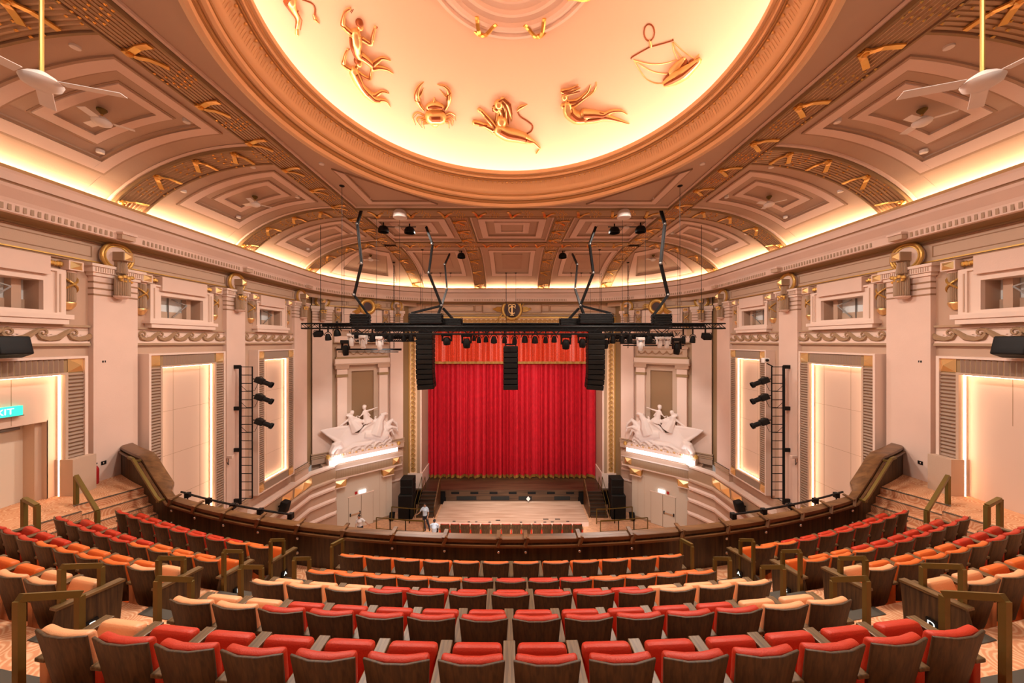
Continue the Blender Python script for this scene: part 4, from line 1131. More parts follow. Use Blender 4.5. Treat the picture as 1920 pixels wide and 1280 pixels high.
for sx in (-1, 1):
    S = SIDE[sx]
    mb = MB()
    for i in range(4):
        a = 26.4-.72*(i+1); z = -4.08-.184*(i+1)
        sector(mb, 23.1, 24.4, -6.2, z, *sorted((sx*R(a), sx*R(26.5))), M['carpet'], 2)
    for i in range(2):
        a = 25.0-.72*(i+1); z = -4.08-.197*(i+1)
        sector(mb, 24.4, 25.07, -6.2, z, *sorted((sx*R(a), sx*R(25.1))), M['carpet'], 2)
    for i in range(5):
        a = 26.4-.72*i; z = -4.08-.184*i
        for d in (0, .12): sector(mb, 23.1, 24.4, z-.01, z+.006, *sorted((sx*R(a+d), sx*R(a+d+.06))), M['nosing'], 1)
    for i in range(3):
        a = 25.0-.72*i; z = -4.08-.197*i
        for d in (0, .12): sector(mb, 24.4, 25.07, z-.01, z+.006, *sorted((sx*R(a+d), sx*R(a+d+.06))), M['nosing'], 1)
    struct(mb.build('floor'), 'carpeted steps from the %s landing down to the front row' % S)
    # aisle half steps with dark nosings
    mb = MB()
    t0, t1 = sorted((sx*R(8.45), sx*R(11.25)))
    for k in range(7):
        rise = TZ[k+1]-TZ[k]; r = TR[k+1]
        sector(mb, r-.36, r, TZ[k]-.1, TZ[k]+rise/2, t0, t1, M['carpet'], 3)
        for rr, zz in ((r-.36, TZ[k]+rise/2), (r, TZ[k+1])):
            sector(mb, rr-.005, rr+.13, zz-.02, zz+.008, t0, t1, M['nosing'], 3)
    struct(mb.build('floor'), 'aisle steps with dark nosings in the %s balcony aisle' % S)

# ------------------------------------------------------------------ balcony parapet
def ptop(t):
    a = abs(math.degrees(t))
    if a < 22.9: return -4.09
    if a < 26.6: return -4.09+(a-22.9)/3.7*.85
    return -3.20
mb = MB(); N = 124; TM = R(31.6)
vs = []
for i in range(N+1):
    t = -TM+2*TM*i/N; z = ptop(t)
    vs += [pol(23.12, t, -5.2), pol(23.12, t, z-.10), pol(23.03, t, z-.10), pol(23.03, t, -6.4)]
fs = []
for i in range(N):
    for j in range(3): fs.append((4*i+j, 4*i+4+j, 4*i+5+j, 4*i+1+j))
mb.add(vs, fs, M['parap'])
for i in range(560):
    t = -TM+2*TM*(i+.5)/560; z = ptop(t)
    a = Vector(pol(23.135, t, -5.1)); b = Vector(pol(23.135, t, z-.12)); mb.bar(a, b, .05, M['parap'])
par = mb.build('balcony_parapet'); tag(par, 'long curved walnut parapet with vertical slats along the balcony front', 'parapet')
mb = MB()
vs = []
cp = [(23.02, -.11), (23.02, -.02), (23.04, 0), (23.14, -.01), (23.18, -.04), (23.18, -.11)]
for i in range(N+1):
    t = -TM+2*TM*i/N; z = ptop(t)
    for r, o in cp: vs.append(pol(r-(.14 if abs(t) > R(23.5) and r < 23.1 else 0), t, z+o))
k = len(cp)
mb.add(vs, [(i*k+j, (i+1)*k+j, (i+1)*k+(j+1) % k, i*k+(j+1) % k) for i in range(N) for j in range(k)], M['cap'])
for r, o in ((23.21, -.17),):
    mb.tube([pol(r, -TM+2*TM*i/N, ptop(-TM+2*TM*i/N)+o) for i in range(N+1)], .03, M['cap'], 4, cap=False)
o = mb.build('rail_cap', par, smooth=True); o['label'] = 'lighter wooden capping'
studs = [22.4, 19.9, 17.3, 14.6, 11.9, 9.1, 6.3, 3.5, .7]
for sx in (-1, 1):
    for i, a in enumerate(studs):
        t = sx*R(a)
        for dz in (-.30, -.62):
            mb = MB(); mb.ell(pol(23.185, t, -4.09+dz), .035, M['chrome'], 10); mb.build('stud', par, smooth=True)
        mb = MB(); mb.bar(pol(23.22, t+R(.12), -4.07), pol(23.24, t-R(.05), -4.25), .06, M['cap']); mb.bar(pol(23.0, t, -4.04), pol(23.24, t, -4.09), .08, M['cap'], h=.03)
        mb.build('bracket', par)
mb = MB(); pts = []
for sx in (-1, 1):
    mb = MB()
    pts = [Vector(pol(22.93, sx*R(a), -4.03)) for a in [13+.75*i for i in range(14)]]
    mb.tube(pts, .026, M['black'], 6)
    for p in pts[::3]: mb.bar(p, p+Vector((0, .0, -.2)), .02, M['black']); mb.box(p.x-.05, p.x+.05, p.y-.05, p.y+.05, p.z-.1, p.z+.03, M['black'])
    tag(mb.build('lighting_bar'), 'black pipe mounted outside the %s end of the parapet' % SIDE[sx], 'pipe')
    # brass handrail on slope
    S = SIDE[sx]
    t = thing('stair_handrail', pol(23.4, sx*R(24.5), -4.7), 'sloping brass handrail along the %s end of the parapet' % S, 'handrail')
    mb = MB()
    tt = [22.7, 23.2, 26.6, 27.3]; zz = [-4.1, -4.02, -3.24, -3.24]
    pts = [pol(23.36, sx*R(a), z) for a, z in zip(tt, zz)]
    for a, b in zip(pts, pts[1:]): mb.bar(a, b, .06, M['brass'])
    mb.build('rail', t)
    for a, z in ((23.2, -4.09), (26.6, -3.27)):
        mb = MB(); mb.bar(pol(23.2, sx*R(a), z-.05), pol(23.36, sx*R(a), z-.05), .05, M['brass']); mb.build('bracket', t)
    # landing rails
    t = thing('landing_handrail', (sx*10.93, 8.56, -4.08), 'sloping brass handrail at the head of the %s side steps' % S, 'handrail')
    A = Vector((sx*10.93, 8.56, 0)); B = Vector((sx*9.78, 8.05, 0))
    mb = MB(); mb.bar(A+Vector((0, 0, -4.08)), A+Vector((0, 0, -3.37)), .07, M['brass']); mb.build('post', t)
    mb = MB(); mb.bar(B+Vector((0, 0, -4.75)), B+Vector((0, 0, -4.0)), .07, M['brass']); mb.build('post', t)
    mb = MB(); mb.bar(A+Vector((0, 0, -3.37)), B+Vector((0, 0, -4.0)), .07, M['brass']); mb.build('rail', t)
    t = thing('landing_barrier', (sx*10.36, 7.25, -4.08), 'short brass hoop rail behind the last seats by the %s landing' % S, 'handrail')
    A = Vector((sx*10.36, 7.25, 0)); B = Vector((sx*9.95, 7.15, 0))
    mb = MB(); mb.bar(A+Vector((0, 0, -4.08)), A+Vector((0, 0, -3.34)), .07, M['brass']); mb.build('post', t)
    mb = MB(); mb.bar(B+Vector((0, 0, -4.4)), B+Vector((0, 0, -3.44)), .07, M['brass']); mb.build('post', t)
    mb = MB(); mb.bar(A+Vector((0, 0, -3.34)), B+Vector((0, 0, -3.44)), .07, M['brass']); mb.build('rail', t)

# aisle hoop rails
RN = ['front row', 'second row', 'third row', 'fourth row', 'nearest row']
def hoop(sx, tan0, Ya, Yb, za, zb, lab, ba, bb):
    A = Vector((sx*tan0*(CY-Ya), Ya, 0)); B = Vector((sx*tan0*(CY-Yb), Yb, 0))
    t = thing('aisle_handrail', (A.x, A.y, ba), lab, 'handrail', 'brass hoop rails beside the aisles')
    for p, zt_, zb_ in ((A, za, ba), (B, zb, bb)):
        mb = MB(); mb.bar(p+Vector((0, 0, zb_)), p+Vector((0, 0, zt_)), .05, M['brass']); mb.build('post', t)
    mb = MB(); mb.bar(A+Vector((0, 0, za+.02)), B+Vector((0, 0, zb+.02)), .055, M['brass']); mb.build('rail', t)
for sx in (-1, 1):
    S = SIDE[sx]
    cen = [(6.65, 6.98, -3.99, -4.07), (5.72, 6.06, -3.66, -3.87), (4.77, 5.10, -3.17, -3.39), (3.79, 4.13, -2.65, -2.90), (2.825, 3.18, -2.14, -2.37)]
    for k, (a, b, za, zb) in enumerate(cen):
        hoop(sx, .1485, a, b, za, zb, 'brass hoop rail at the %s end of the centre block, %s' % (S, RN[k]), TZ[k]-.0+(.0 if k == 0 else .1), TZ[max(0, k-1)] if k else TZ[0])
    lef = [(6.70, 6.99, -3.92, -4.08), (5.82, 6.12, -3.59, -3.78), (4.92, 5.23, -3.14, -3.34), (4.0, 4.33, -2.66, -2.86)]
    for k, (a, b, za, zb) in enumerate(lef):
        hoop(sx, .2007, a, b, za, zb, 'brass hoop rail at the aisle end of the %s block, %s' % (S, RN[k]), TZ[k], TZ[max(0, k-1)] if k else TZ[0])

# ------------------------------------------------------------------ theatre seats
def chair_parts(col, extra_arm=False, end_panel=0, letter=None):
    "origin: floor below the back's top edge; faces +Y"
    L = M[col]; ps = []
    def bend(amt):
        def f(v): return Vector((v.x, v.y - amt*(v.x/.24)**2 + amt, v.z))
        return f
    def shear(v, y0=-.03, z0=.25, k=-.16):
        w = 1+.18*((v.z-.25)/.6-.5)
        return Vector((v.x*w, v.y + k*(v.z-z0), v.z))
    sh = MB()
    sh.rbox((0, .085, .60), (.455, .024, .60), .008, M['walnut'], fn=lambda v: shear(Vector((v.x, v.y+.05*(v.x/.23)**2, v.z))))
    ps.append(('backrest', sh, True))
    cu = MB()
    cu.rbox((0, .142, .622), (.43, .085, .555), (.034), L, fn=lambda v: shear(Vector((v.x, v.y+.04*(v.x/.23)**2, v.z))))
    ps.append(('back_cushion', cu, True))
    se = MB()
    X = T(0, .37, .455) @ Rx(R(70))
    se.rbox((0, .0, 0), (.425, .43, .12), .045, L, X)
    ps.append(('seat', se, True))
    un = MB(); un.rbox((0, 0, -.075), (.38, .34, .025), .01, M['walnut'], X)
    ps.append(('seat_shell', un, False))
    xs = [-.28] + ([.28] if extra_arm else [])
    for x in xs:
        a = MB(); a.rbox((x, .29, .605), (.105, .46, .035), .008, M['plank']); ps.append(('armrest', a, False))
        p = MB(); p.rbox((x, .28, .31), (.088, .40, .57), .02, L); ps.append(('arm_panel', p, True))
    if end_panel:
        x = .345*end_panel
        p = MB(); p.prism([(-.28, 0), (.52, 0), (.56, .56), (.0, .64), (-.05, .42), (-.28, .36)], 0, .05, M['walnut'], T(x-.025+(0 if end_panel > 0 else 0), .02, .02) @ Rz(R(90)) @ T(0, -.05, 0)); ps.append(('end_panel', p, False))
        c = MB(); c.bar((x, -.02, .665), (x, .58, .60), .11, M['plank'], h=.03); ps.append(('armrest', c, False))
        b = MB(); b.box(x+(.025 if end_panel > 0 else -.05), x+(.05 if end_panel > 0 else -.025), .21, .33, .20, .32, M['black']); ps.append(('row_plate', b, False))
    return ps
PROTO = {}
def make_chair(key):
    col, ea, ep, let = key
    root = bpy.data.objects.new('theatre_seat', None); root['_w'] = (0, 0, 0)
    kids = []
    for nm, mb, sm in chair_parts(col, ea, ep):
        o = mb.build(nm, local=True, smooth=sm); o.parent = root; kids.append(o)
    if ep and let:
        cu = bpy.data.curves.new('row_letter', 'FONT'); cu.body = let; cu.size = .10; cu.extrude = .002; cu.align_x = 'CENTER'; cu.align_y = 'CENTER'
        cu.materials.append(M['exitw'])
        tmp = bpy.data.objects.new('tmp', cu); COL.objects.link(tmp)
        bpy.context.view_layer.update()
        me = bpy.data.meshes.new_from_object(tmp.evaluated_get(bpy.context.evaluated_depsgraph_get()))
        bpy.data.objects.remove(tmp)
        o = bpy.data.objects.new('row_letter', me); COL.objects.link(o)
        plate = [k for k in kids if k.name.startswith('row_plate')][0]
        x = .345*ep+(.054 if ep > 0 else -.054)
        # read by someone in the aisle looking at the panel
        ex_ = (0, 1, 0) if ep > 0 else (0, -1, 0); nz = (1, 0, 0) if ep > 0 else (-1, 0, 0)
        o.parent = plate; o.matrix_local = fr((x, .28, .26), ex_, (0, 0, 1), nz)
        o['lk'] = 1
    return root, kids
def place(key, loc, rz, label, group, scale=1.0):
    first = key not in PROTO
    if first:
        PROTO[key] = make_chair(key); root, kids = PROTO[key]; COL.objects.link(root); r = root
    else:
        root, kids = PROTO[key]
        r = root.copy(); COL.objects.link(r)
        for c in kids:
            d = c.copy(); d.parent = r; COL.objects.link(d)
            for g in c.children:
                e = g.copy(); e.parent = d; COL.objects.link(e)
    r.location = loc; r.rotation_euler = (0, 0, rz); r.scale = (scale,)*3
    r['_w'] = tuple(loc)
    tag(r, label, 'theatre seat', group)
ORD = ['first', 'second', 'third', 'fourth', 'fifth', 'sixth', 'seventh', 'eighth', 'ninth', 'tenth', 'eleventh', 'twelfth', 'thirteenth', 'fourteenth', 'fifteenth']
CW = {'red': 'red', 'orange': 'orange', 'peach': 'pale peach'}
centre = [(6.30, .561, 'o'*12), (5.35, .5225, 'ooooorrrroooo'[:13]), (4.40, .557, 'ppprrrrrrrppp'), (3.45, .539, 'pprrrrrrrrrrpp'), (2.50, .5625, 'prrrrrrrrrrrrr')]
CC = {'r': 'red', 'o': 'orange', 'p': 'peach'}
for k, (Y, p, cols) in enumerate(centre):
    rad = CY-Y; n = len(cols)
    for i, ch in enumerate(cols):
        s = (i-(n-1)/2)*p - .02; t = s/rad
        x, y, z = pol(rad, t, TZ[k])
        key = (CC[ch], i == n-1, 0, None)
        place(key, (x, y, z), t, '%s seat in the centre block, %s, %s from the left' % (CW[CC[ch]], RN[k], ORD[i]), 'folding seats in the centre block, %s' % RN[k])
side = [(24.05, 12.2, 'oorrrrrrr'), (25.0, 12.25, 'oooorrrrr'), (25.95, 12.0, 'poooorrr'), (26.9, 11.95, 'ppoo')]
sideR = [(24.05, 12.2, 'oorrrrrrr'), (25.0, 12.25, 'ooorrrrrr'), (25.95, 12.0, 'poooorrr'), (26.9, 11.95, 'ppoo')]
for sx in (-1, 1):
    S = SIDE[sx]
    for k, (rad, th, cols) in enumerate(side if sx < 0 else sideR):
        for i, ch in enumerate(cols):
            t = sx*(R(th)+i*.571/rad)
            x, y, z = pol(rad, t, TZ[k])
            aisle = i == 0
            ep = (1 if sx < 0 else -1) if aisle else 0
            key = (CC[ch], sx < 0 and False or (sx > 0 and i == len(cols)-1), ep, 'ABCD'[k] if aisle else None)
            place(key, (x, y, z), t, '%s seat in the %s block, %s, %s from the aisle' % (CW[CC[ch]], S, RN[k], ORD[i]), 'folding seats in the %s block, %s' % (S, RN[k]))
for i in range(14):
    x = (i-6.5)*.637-.05
    place(('red', i == 13, 0, None), (x, 21.25, -12.4), 0, 'seat with brown back in the stalls beyond the parapet, %s from the left' % ORD[i], 'stalls seats beyond the parapet', 1.13)
# ------------------------------------------------------------------ statues beside the stage
def SP(px, py, ys):
    u = (px-960)/F; o = L0 - N_*ys       # on the plane: o + E t
    # s*(u,1) = o + E t
    det = -u*E.y + E.x
    t = (-o.x*1 + o.y*u)/det if abs(det) > 1e-9 else 0
    p = o + E*t; s = p.y
    return Vector((p.x, p.y, (640-py)/F*s))
def Z6(a, b, ys=.55): return SP(590+a/7.53, 730+b/7.53, ys)
for sx in (-1, 1):
    mir = sx > 0; S = SIDE[sx]
    c = XS @ Vector((2.5, .55, -7.8))
    mb = MB(); mb.box(.30, 4.72, .16, 1.0, -7.80, -7.42, M['white'], XS)
    t = thing('statue_plinth', (sx*abs(c.x), c.y, -7.8), 'glowing white plinth with garland edge under the %s statue' % S, 'plinth', 'statue plinths')
    mb.build('plinth_block', t, mirror=mir)
    mb = MB(); mb.box(.34, 4.68, .145, .16, -7.74, -7.48, M['ledw'], XS); mb.build('light_panel', t, mirror=mir)
    mb = MB(); mb.box(.26, 4.76, .12, 1.0, -7.42, -7.26, M['light'], XS)
    for i in range(34):
        x = .34+i*.132; mb.ell((x, .12, -7.22+.03*(i % 2)), (.07, .05, .07), M['goldl' if i % 3 == 0 else 'light'], 6, XS)
    for x in (.26, 4.76): mb.ell((x, .14, -7.2), (.14, .14, .16), M['goldp'], 8, XS)
    mb.build('garland', t, mirror=mir)
    st = MB()
    sm_ = M['statue']
    sc = 21.8/F/7.53*1.0
    def tb(pts, rs, ys=.55, m=sm_, n=8):
        st.tube([Z6(a, b, ys) for a, b in pts], [r*sc*1.05 for r in rs], m, n)
    def bl(a, b, r, ys=.55, m=sm_, ry=None):
        p = Z6(a, b, ys); q = r if isinstance(r, tuple) else (r, r)
        st.ell(p, (q[0]*sc, (ry or .30) if ry else q[0]*sc, q[1]*sc), m, 10)
    # sweeping shell / boat
    def slab(poly, y0, y1):
        A = [Z6(a, b, y0) for a, b in poly]; B = [Z6(a, b, y1) for a, b in poly]; n = len(poly)
        st.add(A+B, [tuple(range(n)), tuple(range(2*n-1, n-1, -1))]+[(i, (i+1) % n, n+(i+1) % n, n+i) for i in range(n)], sm_)
    slab([(80, 575), (220, 545), (350, 530), (500, 530), (575, 610), (640, 610), (330, 740), (220, 665)], .42, .74)
    slab([(500, 530), (575, 610), (640, 605), (720, 525), (800, 470), (850, 450), (980, 420), (1035, 480), (1045, 560), (1060, 640), (1095, 700), (1085, 790), (700, 870), (250, 960), (240, 880), (330, 740)], .38, .72)
    tb([(75, 578), (350, 540), (480, 525)], [6, 24, 20], .50); tb([(75, 578), (220, 665), (330, 735)], [6, 20, 30], .48)
    tb([(640, 600), (720, 520), (850, 448), (900, 440)], [18, 22, 22, 14], .40)
    # waves
    tb([(245, 950), (240, 880), (290, 790), (340, 770), (390, 830)], [35, 45, 55, 50, 25], .40)
    for (a, b, r) in ((620, 860, 45), (760, 810, 50), (900, 770, 50), (1040, 730, 48), (480, 900, 38)):
        tb([(a-80, b+50), (a-40, b-10), (a+20, b-r), (a+r, b-10), (a+15, b+15)], [26, 24, 20, 16, 10], .34)
    tb([(300, 960), (600, 905), (900, 850), (1090, 800)], [30, 40, 40, 26], .42)
    tb([(400, 890), (560, 790), (760, 760), (900, 680)], [16, 26, 26, 18], .36)
    # horses
    tb([(860, 640), (900, 540), (920, 440), (960, 370)], [95, 80, 55, 40], .36); tb([(940, 370), (1010, 335), (1028, 350)], [38, 22, 16], .36)
    for q in range(5): tb([(870-6*q, 380+30*q), (840-4*q, 400+36*q)], [18, 6], .40)
    tb([(960, 650), (1000, 560), (1040, 480), (1095, 430), (1150, 480)], [90, 70, 45, 30, 18], .52); tb([(1150, 470), (1175, 540)], [20, 10], .52)
    tb([(1010, 560), (1090, 525), (1160, 540), (1180, 600)], [38, 22, 15, 9], .32); tb([(1020, 600), (1090, 570), (1120, 640)], [34, 20, 10], .40)
    bl(980, 640, (90, 80), .42, ry=.3); bl(820, 620, (22, 40), .34, ry=.12)
    tb([(700, 640), (860, 640), (980, 680)], [50, 75, 70], .42)
    # standing woman
    bl(700, 252, (30, 34), .42); bl(702, 238, (33, 28), .45); tb([(704, 280), (712, 300)], [14, 15], .42)
    tb([(712, 300), (718, 350), (728, 410), (745, 470)], [30, 36, 40, 62], .42); tb([(735, 400), (790, 450), (835, 450)], [35, 45, 14], .42)
    tb([(735, 300), (800, 285), (850, 262), (898, 248)], [15, 12, 9, 6], .42); tb([(692, 305), (672, 350), (640, 383), (588, 368)], [14, 12, 9, 6], .38)
    tb([(750, 330), (790, 370)], [12, 8], .42)
    # seated woman
    bl(530, 328, (28, 32), .42); bl(528, 316, (31, 26), .45); tb([(520, 355), (505, 380)], [14, 22], .42)
    tb([(505, 378), (520, 440), (560, 500), (600, 560)], [34, 42, 72, 95], .42); tb([(545, 470), (640, 450), (690, 450)], [50, 40, 20], .42)
    tb([(490, 372), (446, 372), (452, 350), (505, 335)], [12, 11, 10, 6], .40); tb([(540, 385), (600, 405), (650, 425), (690, 445)], [13, 11, 9, 6], .38)
    tb([(500, 400), (440, 455), (380, 500), (345, 512)], [16, 15, 14, 6], .46)
    for q in range(6): tb([(480+28*q, 450+12*q), (520+26*q, 560-4*q)], [7, 9], .30)
    o = st.build('statue', mirror=mir, smooth=True)
    remesh(o, .038, 2)
    tag(o, 'white plaster sculpture of two women riding over leaping horses, %s of the stage' % S, 'statue', 'statues beside the stage')
    p = Z6(330, 1000, .0); 
    lamp('POINT', 'statue_uplight', (sx*abs(p.x), p.y-.05, -7.3), 10, (.92, .95, 1), .05)
    q = XS @ Vector((2.6, -.55, -8.1)); q.x *= -1 if mir else 1
    q2 = XS @ Vector((2.6, .5, -6.6)); q2.x *= -1 if mir else 1
    lamp('AREA', 'statue_wash', q, 14, (.9, .93, 1), (3.6, .3), target=q2)

# ------------------------------------------------------------------ gilded figures on the dome
def dome_hit(px, py):
    u, w = (px-960)/F, (640-py)/F
    lo, s = 0, 8.0
    while s < 24:
        x, y, z = s*u, s, s*w
        r = math.hypot(x, y-DY)
        if r < DA*.999 and z > dome_z(r)-.0: 
            break
        if r >= DA*.999 and z > DZ0 and y > DY: break
        s += .01
    x, y, z = s*u, s, s*w; r = min(DA*.995, math.hypot(x, y-DY))
    dr = DH/DA*(r/DA)/math.sqrt(max(.02, 1-(r/DA)**2))
    n = Vector((-(x)/max(r, .01)*dr, -(y-DY)/max(r, .01)*dr, -1)).normalized()
    return Vector((x, y, z)), n
def figure(label, conv, k, items, lines=(), dark=True):
    mb = MB()
    for pts, rs, *o in items:
        mtl = M[o[0]] if o else M['goldl']
        W_ = [dome_hit(*conv(a, b)) for a, b in pts]
        ra = [r*k*p.y/F for (p, n), r in zip(W_, rs)]
        if len(pts) == 1:
            p, n = W_[0]; mb.ell(p+n*.02, (ra[0], ra[0], ra[0]), mtl, 12)
        else:
            # smooth path
            P_ = [p+n*(.01+.25*r) for (p, n), r in zip(W_, ra)]
            pp = []; rr = []
            for i in range(len(P_)-1):
                a0 = P_[max(0, i-1)]; a1 = P_[i]; a2 = P_[i+1]; a3 = P_[min(len(P_)-1, i+2)]
                for q in range(3):
                    t = q/3; pp.append(.5*((2*a1)+(-a0+a2)*t+(2*a0-5*a1+4*a2-a3)*t*t+(-a0+3*a1-3*a2+a3)*t**3)); rr.append(ra[i]+(ra[i+1]-ra[i])*t)
            pp.append(P_[-1]); rr.append(ra[-1])
            mb.tube(pp, rr, mtl, 8)
            for e, r_ in ((pp[0], rr[0]), (pp[-1], rr[-1])): mb.ell(e, r_, mtl, 8)
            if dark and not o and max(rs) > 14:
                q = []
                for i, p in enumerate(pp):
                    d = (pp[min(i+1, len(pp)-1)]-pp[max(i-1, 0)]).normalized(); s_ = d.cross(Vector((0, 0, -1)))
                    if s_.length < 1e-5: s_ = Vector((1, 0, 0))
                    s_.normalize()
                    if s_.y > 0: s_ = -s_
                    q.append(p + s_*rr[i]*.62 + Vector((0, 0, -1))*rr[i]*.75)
                mb.tube(q, [r*.34 for r in rr], M['brown'], 5)  # brown accent tube: shade along one edge of the limb, added as shape
    for pts, r in lines:
        W_ = [dome_hit(*conv(a, b)) for a, b in pts]
        mb.tube([p+n*.10 for p, n in W_], [r*k*p.y/F for p, n in W_], M['brown'], 5)
    return tag(mb.build('dome_figure', smooth=True), label, 'relief figure', 'gilded relief figures on the dome')
cA = lambda a, b: (520+a/5.817, b/5.817); kA = 1/5.817
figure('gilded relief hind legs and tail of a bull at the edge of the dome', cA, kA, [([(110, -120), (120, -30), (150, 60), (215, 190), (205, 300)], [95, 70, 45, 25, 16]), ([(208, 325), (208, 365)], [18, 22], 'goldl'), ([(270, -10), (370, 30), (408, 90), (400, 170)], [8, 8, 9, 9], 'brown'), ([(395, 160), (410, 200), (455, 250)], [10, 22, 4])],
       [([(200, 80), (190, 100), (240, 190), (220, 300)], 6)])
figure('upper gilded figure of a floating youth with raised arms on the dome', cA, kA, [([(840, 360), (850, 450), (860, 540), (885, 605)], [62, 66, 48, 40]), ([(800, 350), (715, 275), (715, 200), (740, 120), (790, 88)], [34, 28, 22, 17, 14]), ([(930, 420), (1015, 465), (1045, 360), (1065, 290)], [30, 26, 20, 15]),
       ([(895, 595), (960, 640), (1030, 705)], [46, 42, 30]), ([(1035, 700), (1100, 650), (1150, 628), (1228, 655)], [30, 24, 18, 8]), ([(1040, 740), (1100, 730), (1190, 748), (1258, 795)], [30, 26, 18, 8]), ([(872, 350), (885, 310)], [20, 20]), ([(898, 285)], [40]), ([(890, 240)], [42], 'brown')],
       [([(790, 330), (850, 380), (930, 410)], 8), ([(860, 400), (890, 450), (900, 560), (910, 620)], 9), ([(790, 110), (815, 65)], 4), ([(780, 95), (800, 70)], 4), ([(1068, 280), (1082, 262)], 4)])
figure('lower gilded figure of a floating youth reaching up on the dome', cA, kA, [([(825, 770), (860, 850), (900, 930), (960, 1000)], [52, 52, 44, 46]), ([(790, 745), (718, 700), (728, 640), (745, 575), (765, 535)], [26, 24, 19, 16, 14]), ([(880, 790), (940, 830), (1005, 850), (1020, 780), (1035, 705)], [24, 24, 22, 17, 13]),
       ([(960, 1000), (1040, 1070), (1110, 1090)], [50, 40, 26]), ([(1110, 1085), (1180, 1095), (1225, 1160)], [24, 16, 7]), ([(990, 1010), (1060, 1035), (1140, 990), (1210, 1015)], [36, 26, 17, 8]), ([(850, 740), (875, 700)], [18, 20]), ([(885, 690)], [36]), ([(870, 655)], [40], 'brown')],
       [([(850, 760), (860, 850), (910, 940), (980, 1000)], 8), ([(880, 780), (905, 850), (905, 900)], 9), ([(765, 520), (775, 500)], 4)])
cB = lambda a, b: (750+a/6.62, 130+b/6.62); kB = 1/6.62
crab = [([(380, 580), (490, 580)], [85, 85]), ([(430, 650)], [60]), ([(350, 460), (430, 440), (510, 460)], [40, 55, 40]), ([(420, 440), (422, 350)], [40, 8]),
        ([(290, 500), (245, 440), (215, 375), (205, 290), (240, 200), (295, 155)], [15, 24, 38, 34, 20, 4]), ([(225, 340), (265, 290), (290, 230)], [22, 12, 4]),
        ([(560, 495), (595, 420), (605, 350), (605, 270), (550, 205), (460, 186)], [15, 26, 36, 30, 18, 4]), ([(590, 350), (545, 310), (490, 245)], [18, 8, 4])]
for l in ([(300, 570), (210, 530), (155, 590), (185, 680)], [(310, 610), (230, 590), (205, 640), (265, 715)], [(330, 650), (260, 620), (250, 680)], [(350, 665), (285, 670), (295, 725)],
          [(570, 560), (620, 535), (680, 570), (690, 620)], [(570, 590), (625, 580), (660, 620), (650, 680)], [(570, 620), (620, 620), (640, 690)], [(560, 650), (600, 660), (605, 720)]):
    crab.append((l, [9]*(len(l)-1)+[4], 'goldl'))
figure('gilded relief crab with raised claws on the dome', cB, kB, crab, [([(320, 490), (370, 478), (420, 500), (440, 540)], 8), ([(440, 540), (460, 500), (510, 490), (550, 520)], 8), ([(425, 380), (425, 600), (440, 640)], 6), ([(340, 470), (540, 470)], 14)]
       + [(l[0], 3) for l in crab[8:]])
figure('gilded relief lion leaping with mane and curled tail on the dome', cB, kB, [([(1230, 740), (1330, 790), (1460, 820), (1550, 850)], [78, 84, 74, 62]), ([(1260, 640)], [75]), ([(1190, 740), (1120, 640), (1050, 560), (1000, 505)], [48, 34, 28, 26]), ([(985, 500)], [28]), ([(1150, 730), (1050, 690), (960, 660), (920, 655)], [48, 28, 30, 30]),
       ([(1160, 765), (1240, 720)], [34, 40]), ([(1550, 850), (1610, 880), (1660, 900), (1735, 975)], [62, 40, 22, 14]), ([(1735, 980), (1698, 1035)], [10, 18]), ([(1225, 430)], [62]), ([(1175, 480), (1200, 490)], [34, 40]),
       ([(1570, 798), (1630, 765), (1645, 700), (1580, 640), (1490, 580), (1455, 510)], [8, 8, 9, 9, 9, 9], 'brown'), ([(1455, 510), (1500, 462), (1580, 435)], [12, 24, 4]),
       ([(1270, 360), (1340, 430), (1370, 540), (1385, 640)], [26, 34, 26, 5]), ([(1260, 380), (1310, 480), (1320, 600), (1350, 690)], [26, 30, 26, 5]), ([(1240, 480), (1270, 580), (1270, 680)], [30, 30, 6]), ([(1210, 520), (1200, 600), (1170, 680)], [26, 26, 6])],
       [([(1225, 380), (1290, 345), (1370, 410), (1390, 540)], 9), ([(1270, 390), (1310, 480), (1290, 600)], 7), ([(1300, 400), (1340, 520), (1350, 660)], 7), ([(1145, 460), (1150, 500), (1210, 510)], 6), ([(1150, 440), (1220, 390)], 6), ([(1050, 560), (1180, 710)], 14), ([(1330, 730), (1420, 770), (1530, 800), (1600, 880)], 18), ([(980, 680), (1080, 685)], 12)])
cC = lambda a, b: (1030+a/5.332, 20+b/5.332); kC = 1/5.332
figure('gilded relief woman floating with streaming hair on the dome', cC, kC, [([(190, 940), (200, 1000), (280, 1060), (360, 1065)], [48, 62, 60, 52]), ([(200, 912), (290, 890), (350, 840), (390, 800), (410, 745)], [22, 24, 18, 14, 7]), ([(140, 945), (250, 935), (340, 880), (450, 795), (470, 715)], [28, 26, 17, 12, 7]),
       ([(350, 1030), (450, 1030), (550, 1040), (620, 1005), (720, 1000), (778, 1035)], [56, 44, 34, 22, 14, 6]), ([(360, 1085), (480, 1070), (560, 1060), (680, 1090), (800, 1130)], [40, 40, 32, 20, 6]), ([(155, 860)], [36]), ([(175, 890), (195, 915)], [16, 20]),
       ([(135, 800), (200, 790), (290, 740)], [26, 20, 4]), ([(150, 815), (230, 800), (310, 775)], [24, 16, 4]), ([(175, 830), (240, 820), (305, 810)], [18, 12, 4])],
       [([(120, 790), (200, 775), (295, 738)], 5), ([(130, 820), (220, 810), (310, 790)], 5), ([(190, 905), (280, 895), (330, 860)], 10), ([(150, 975), (220, 965), (280, 1010)], 9), ([(330, 1000), (450, 1000), (600, 1030)], 8), ([(360, 1075), (520, 1072)], 6)])
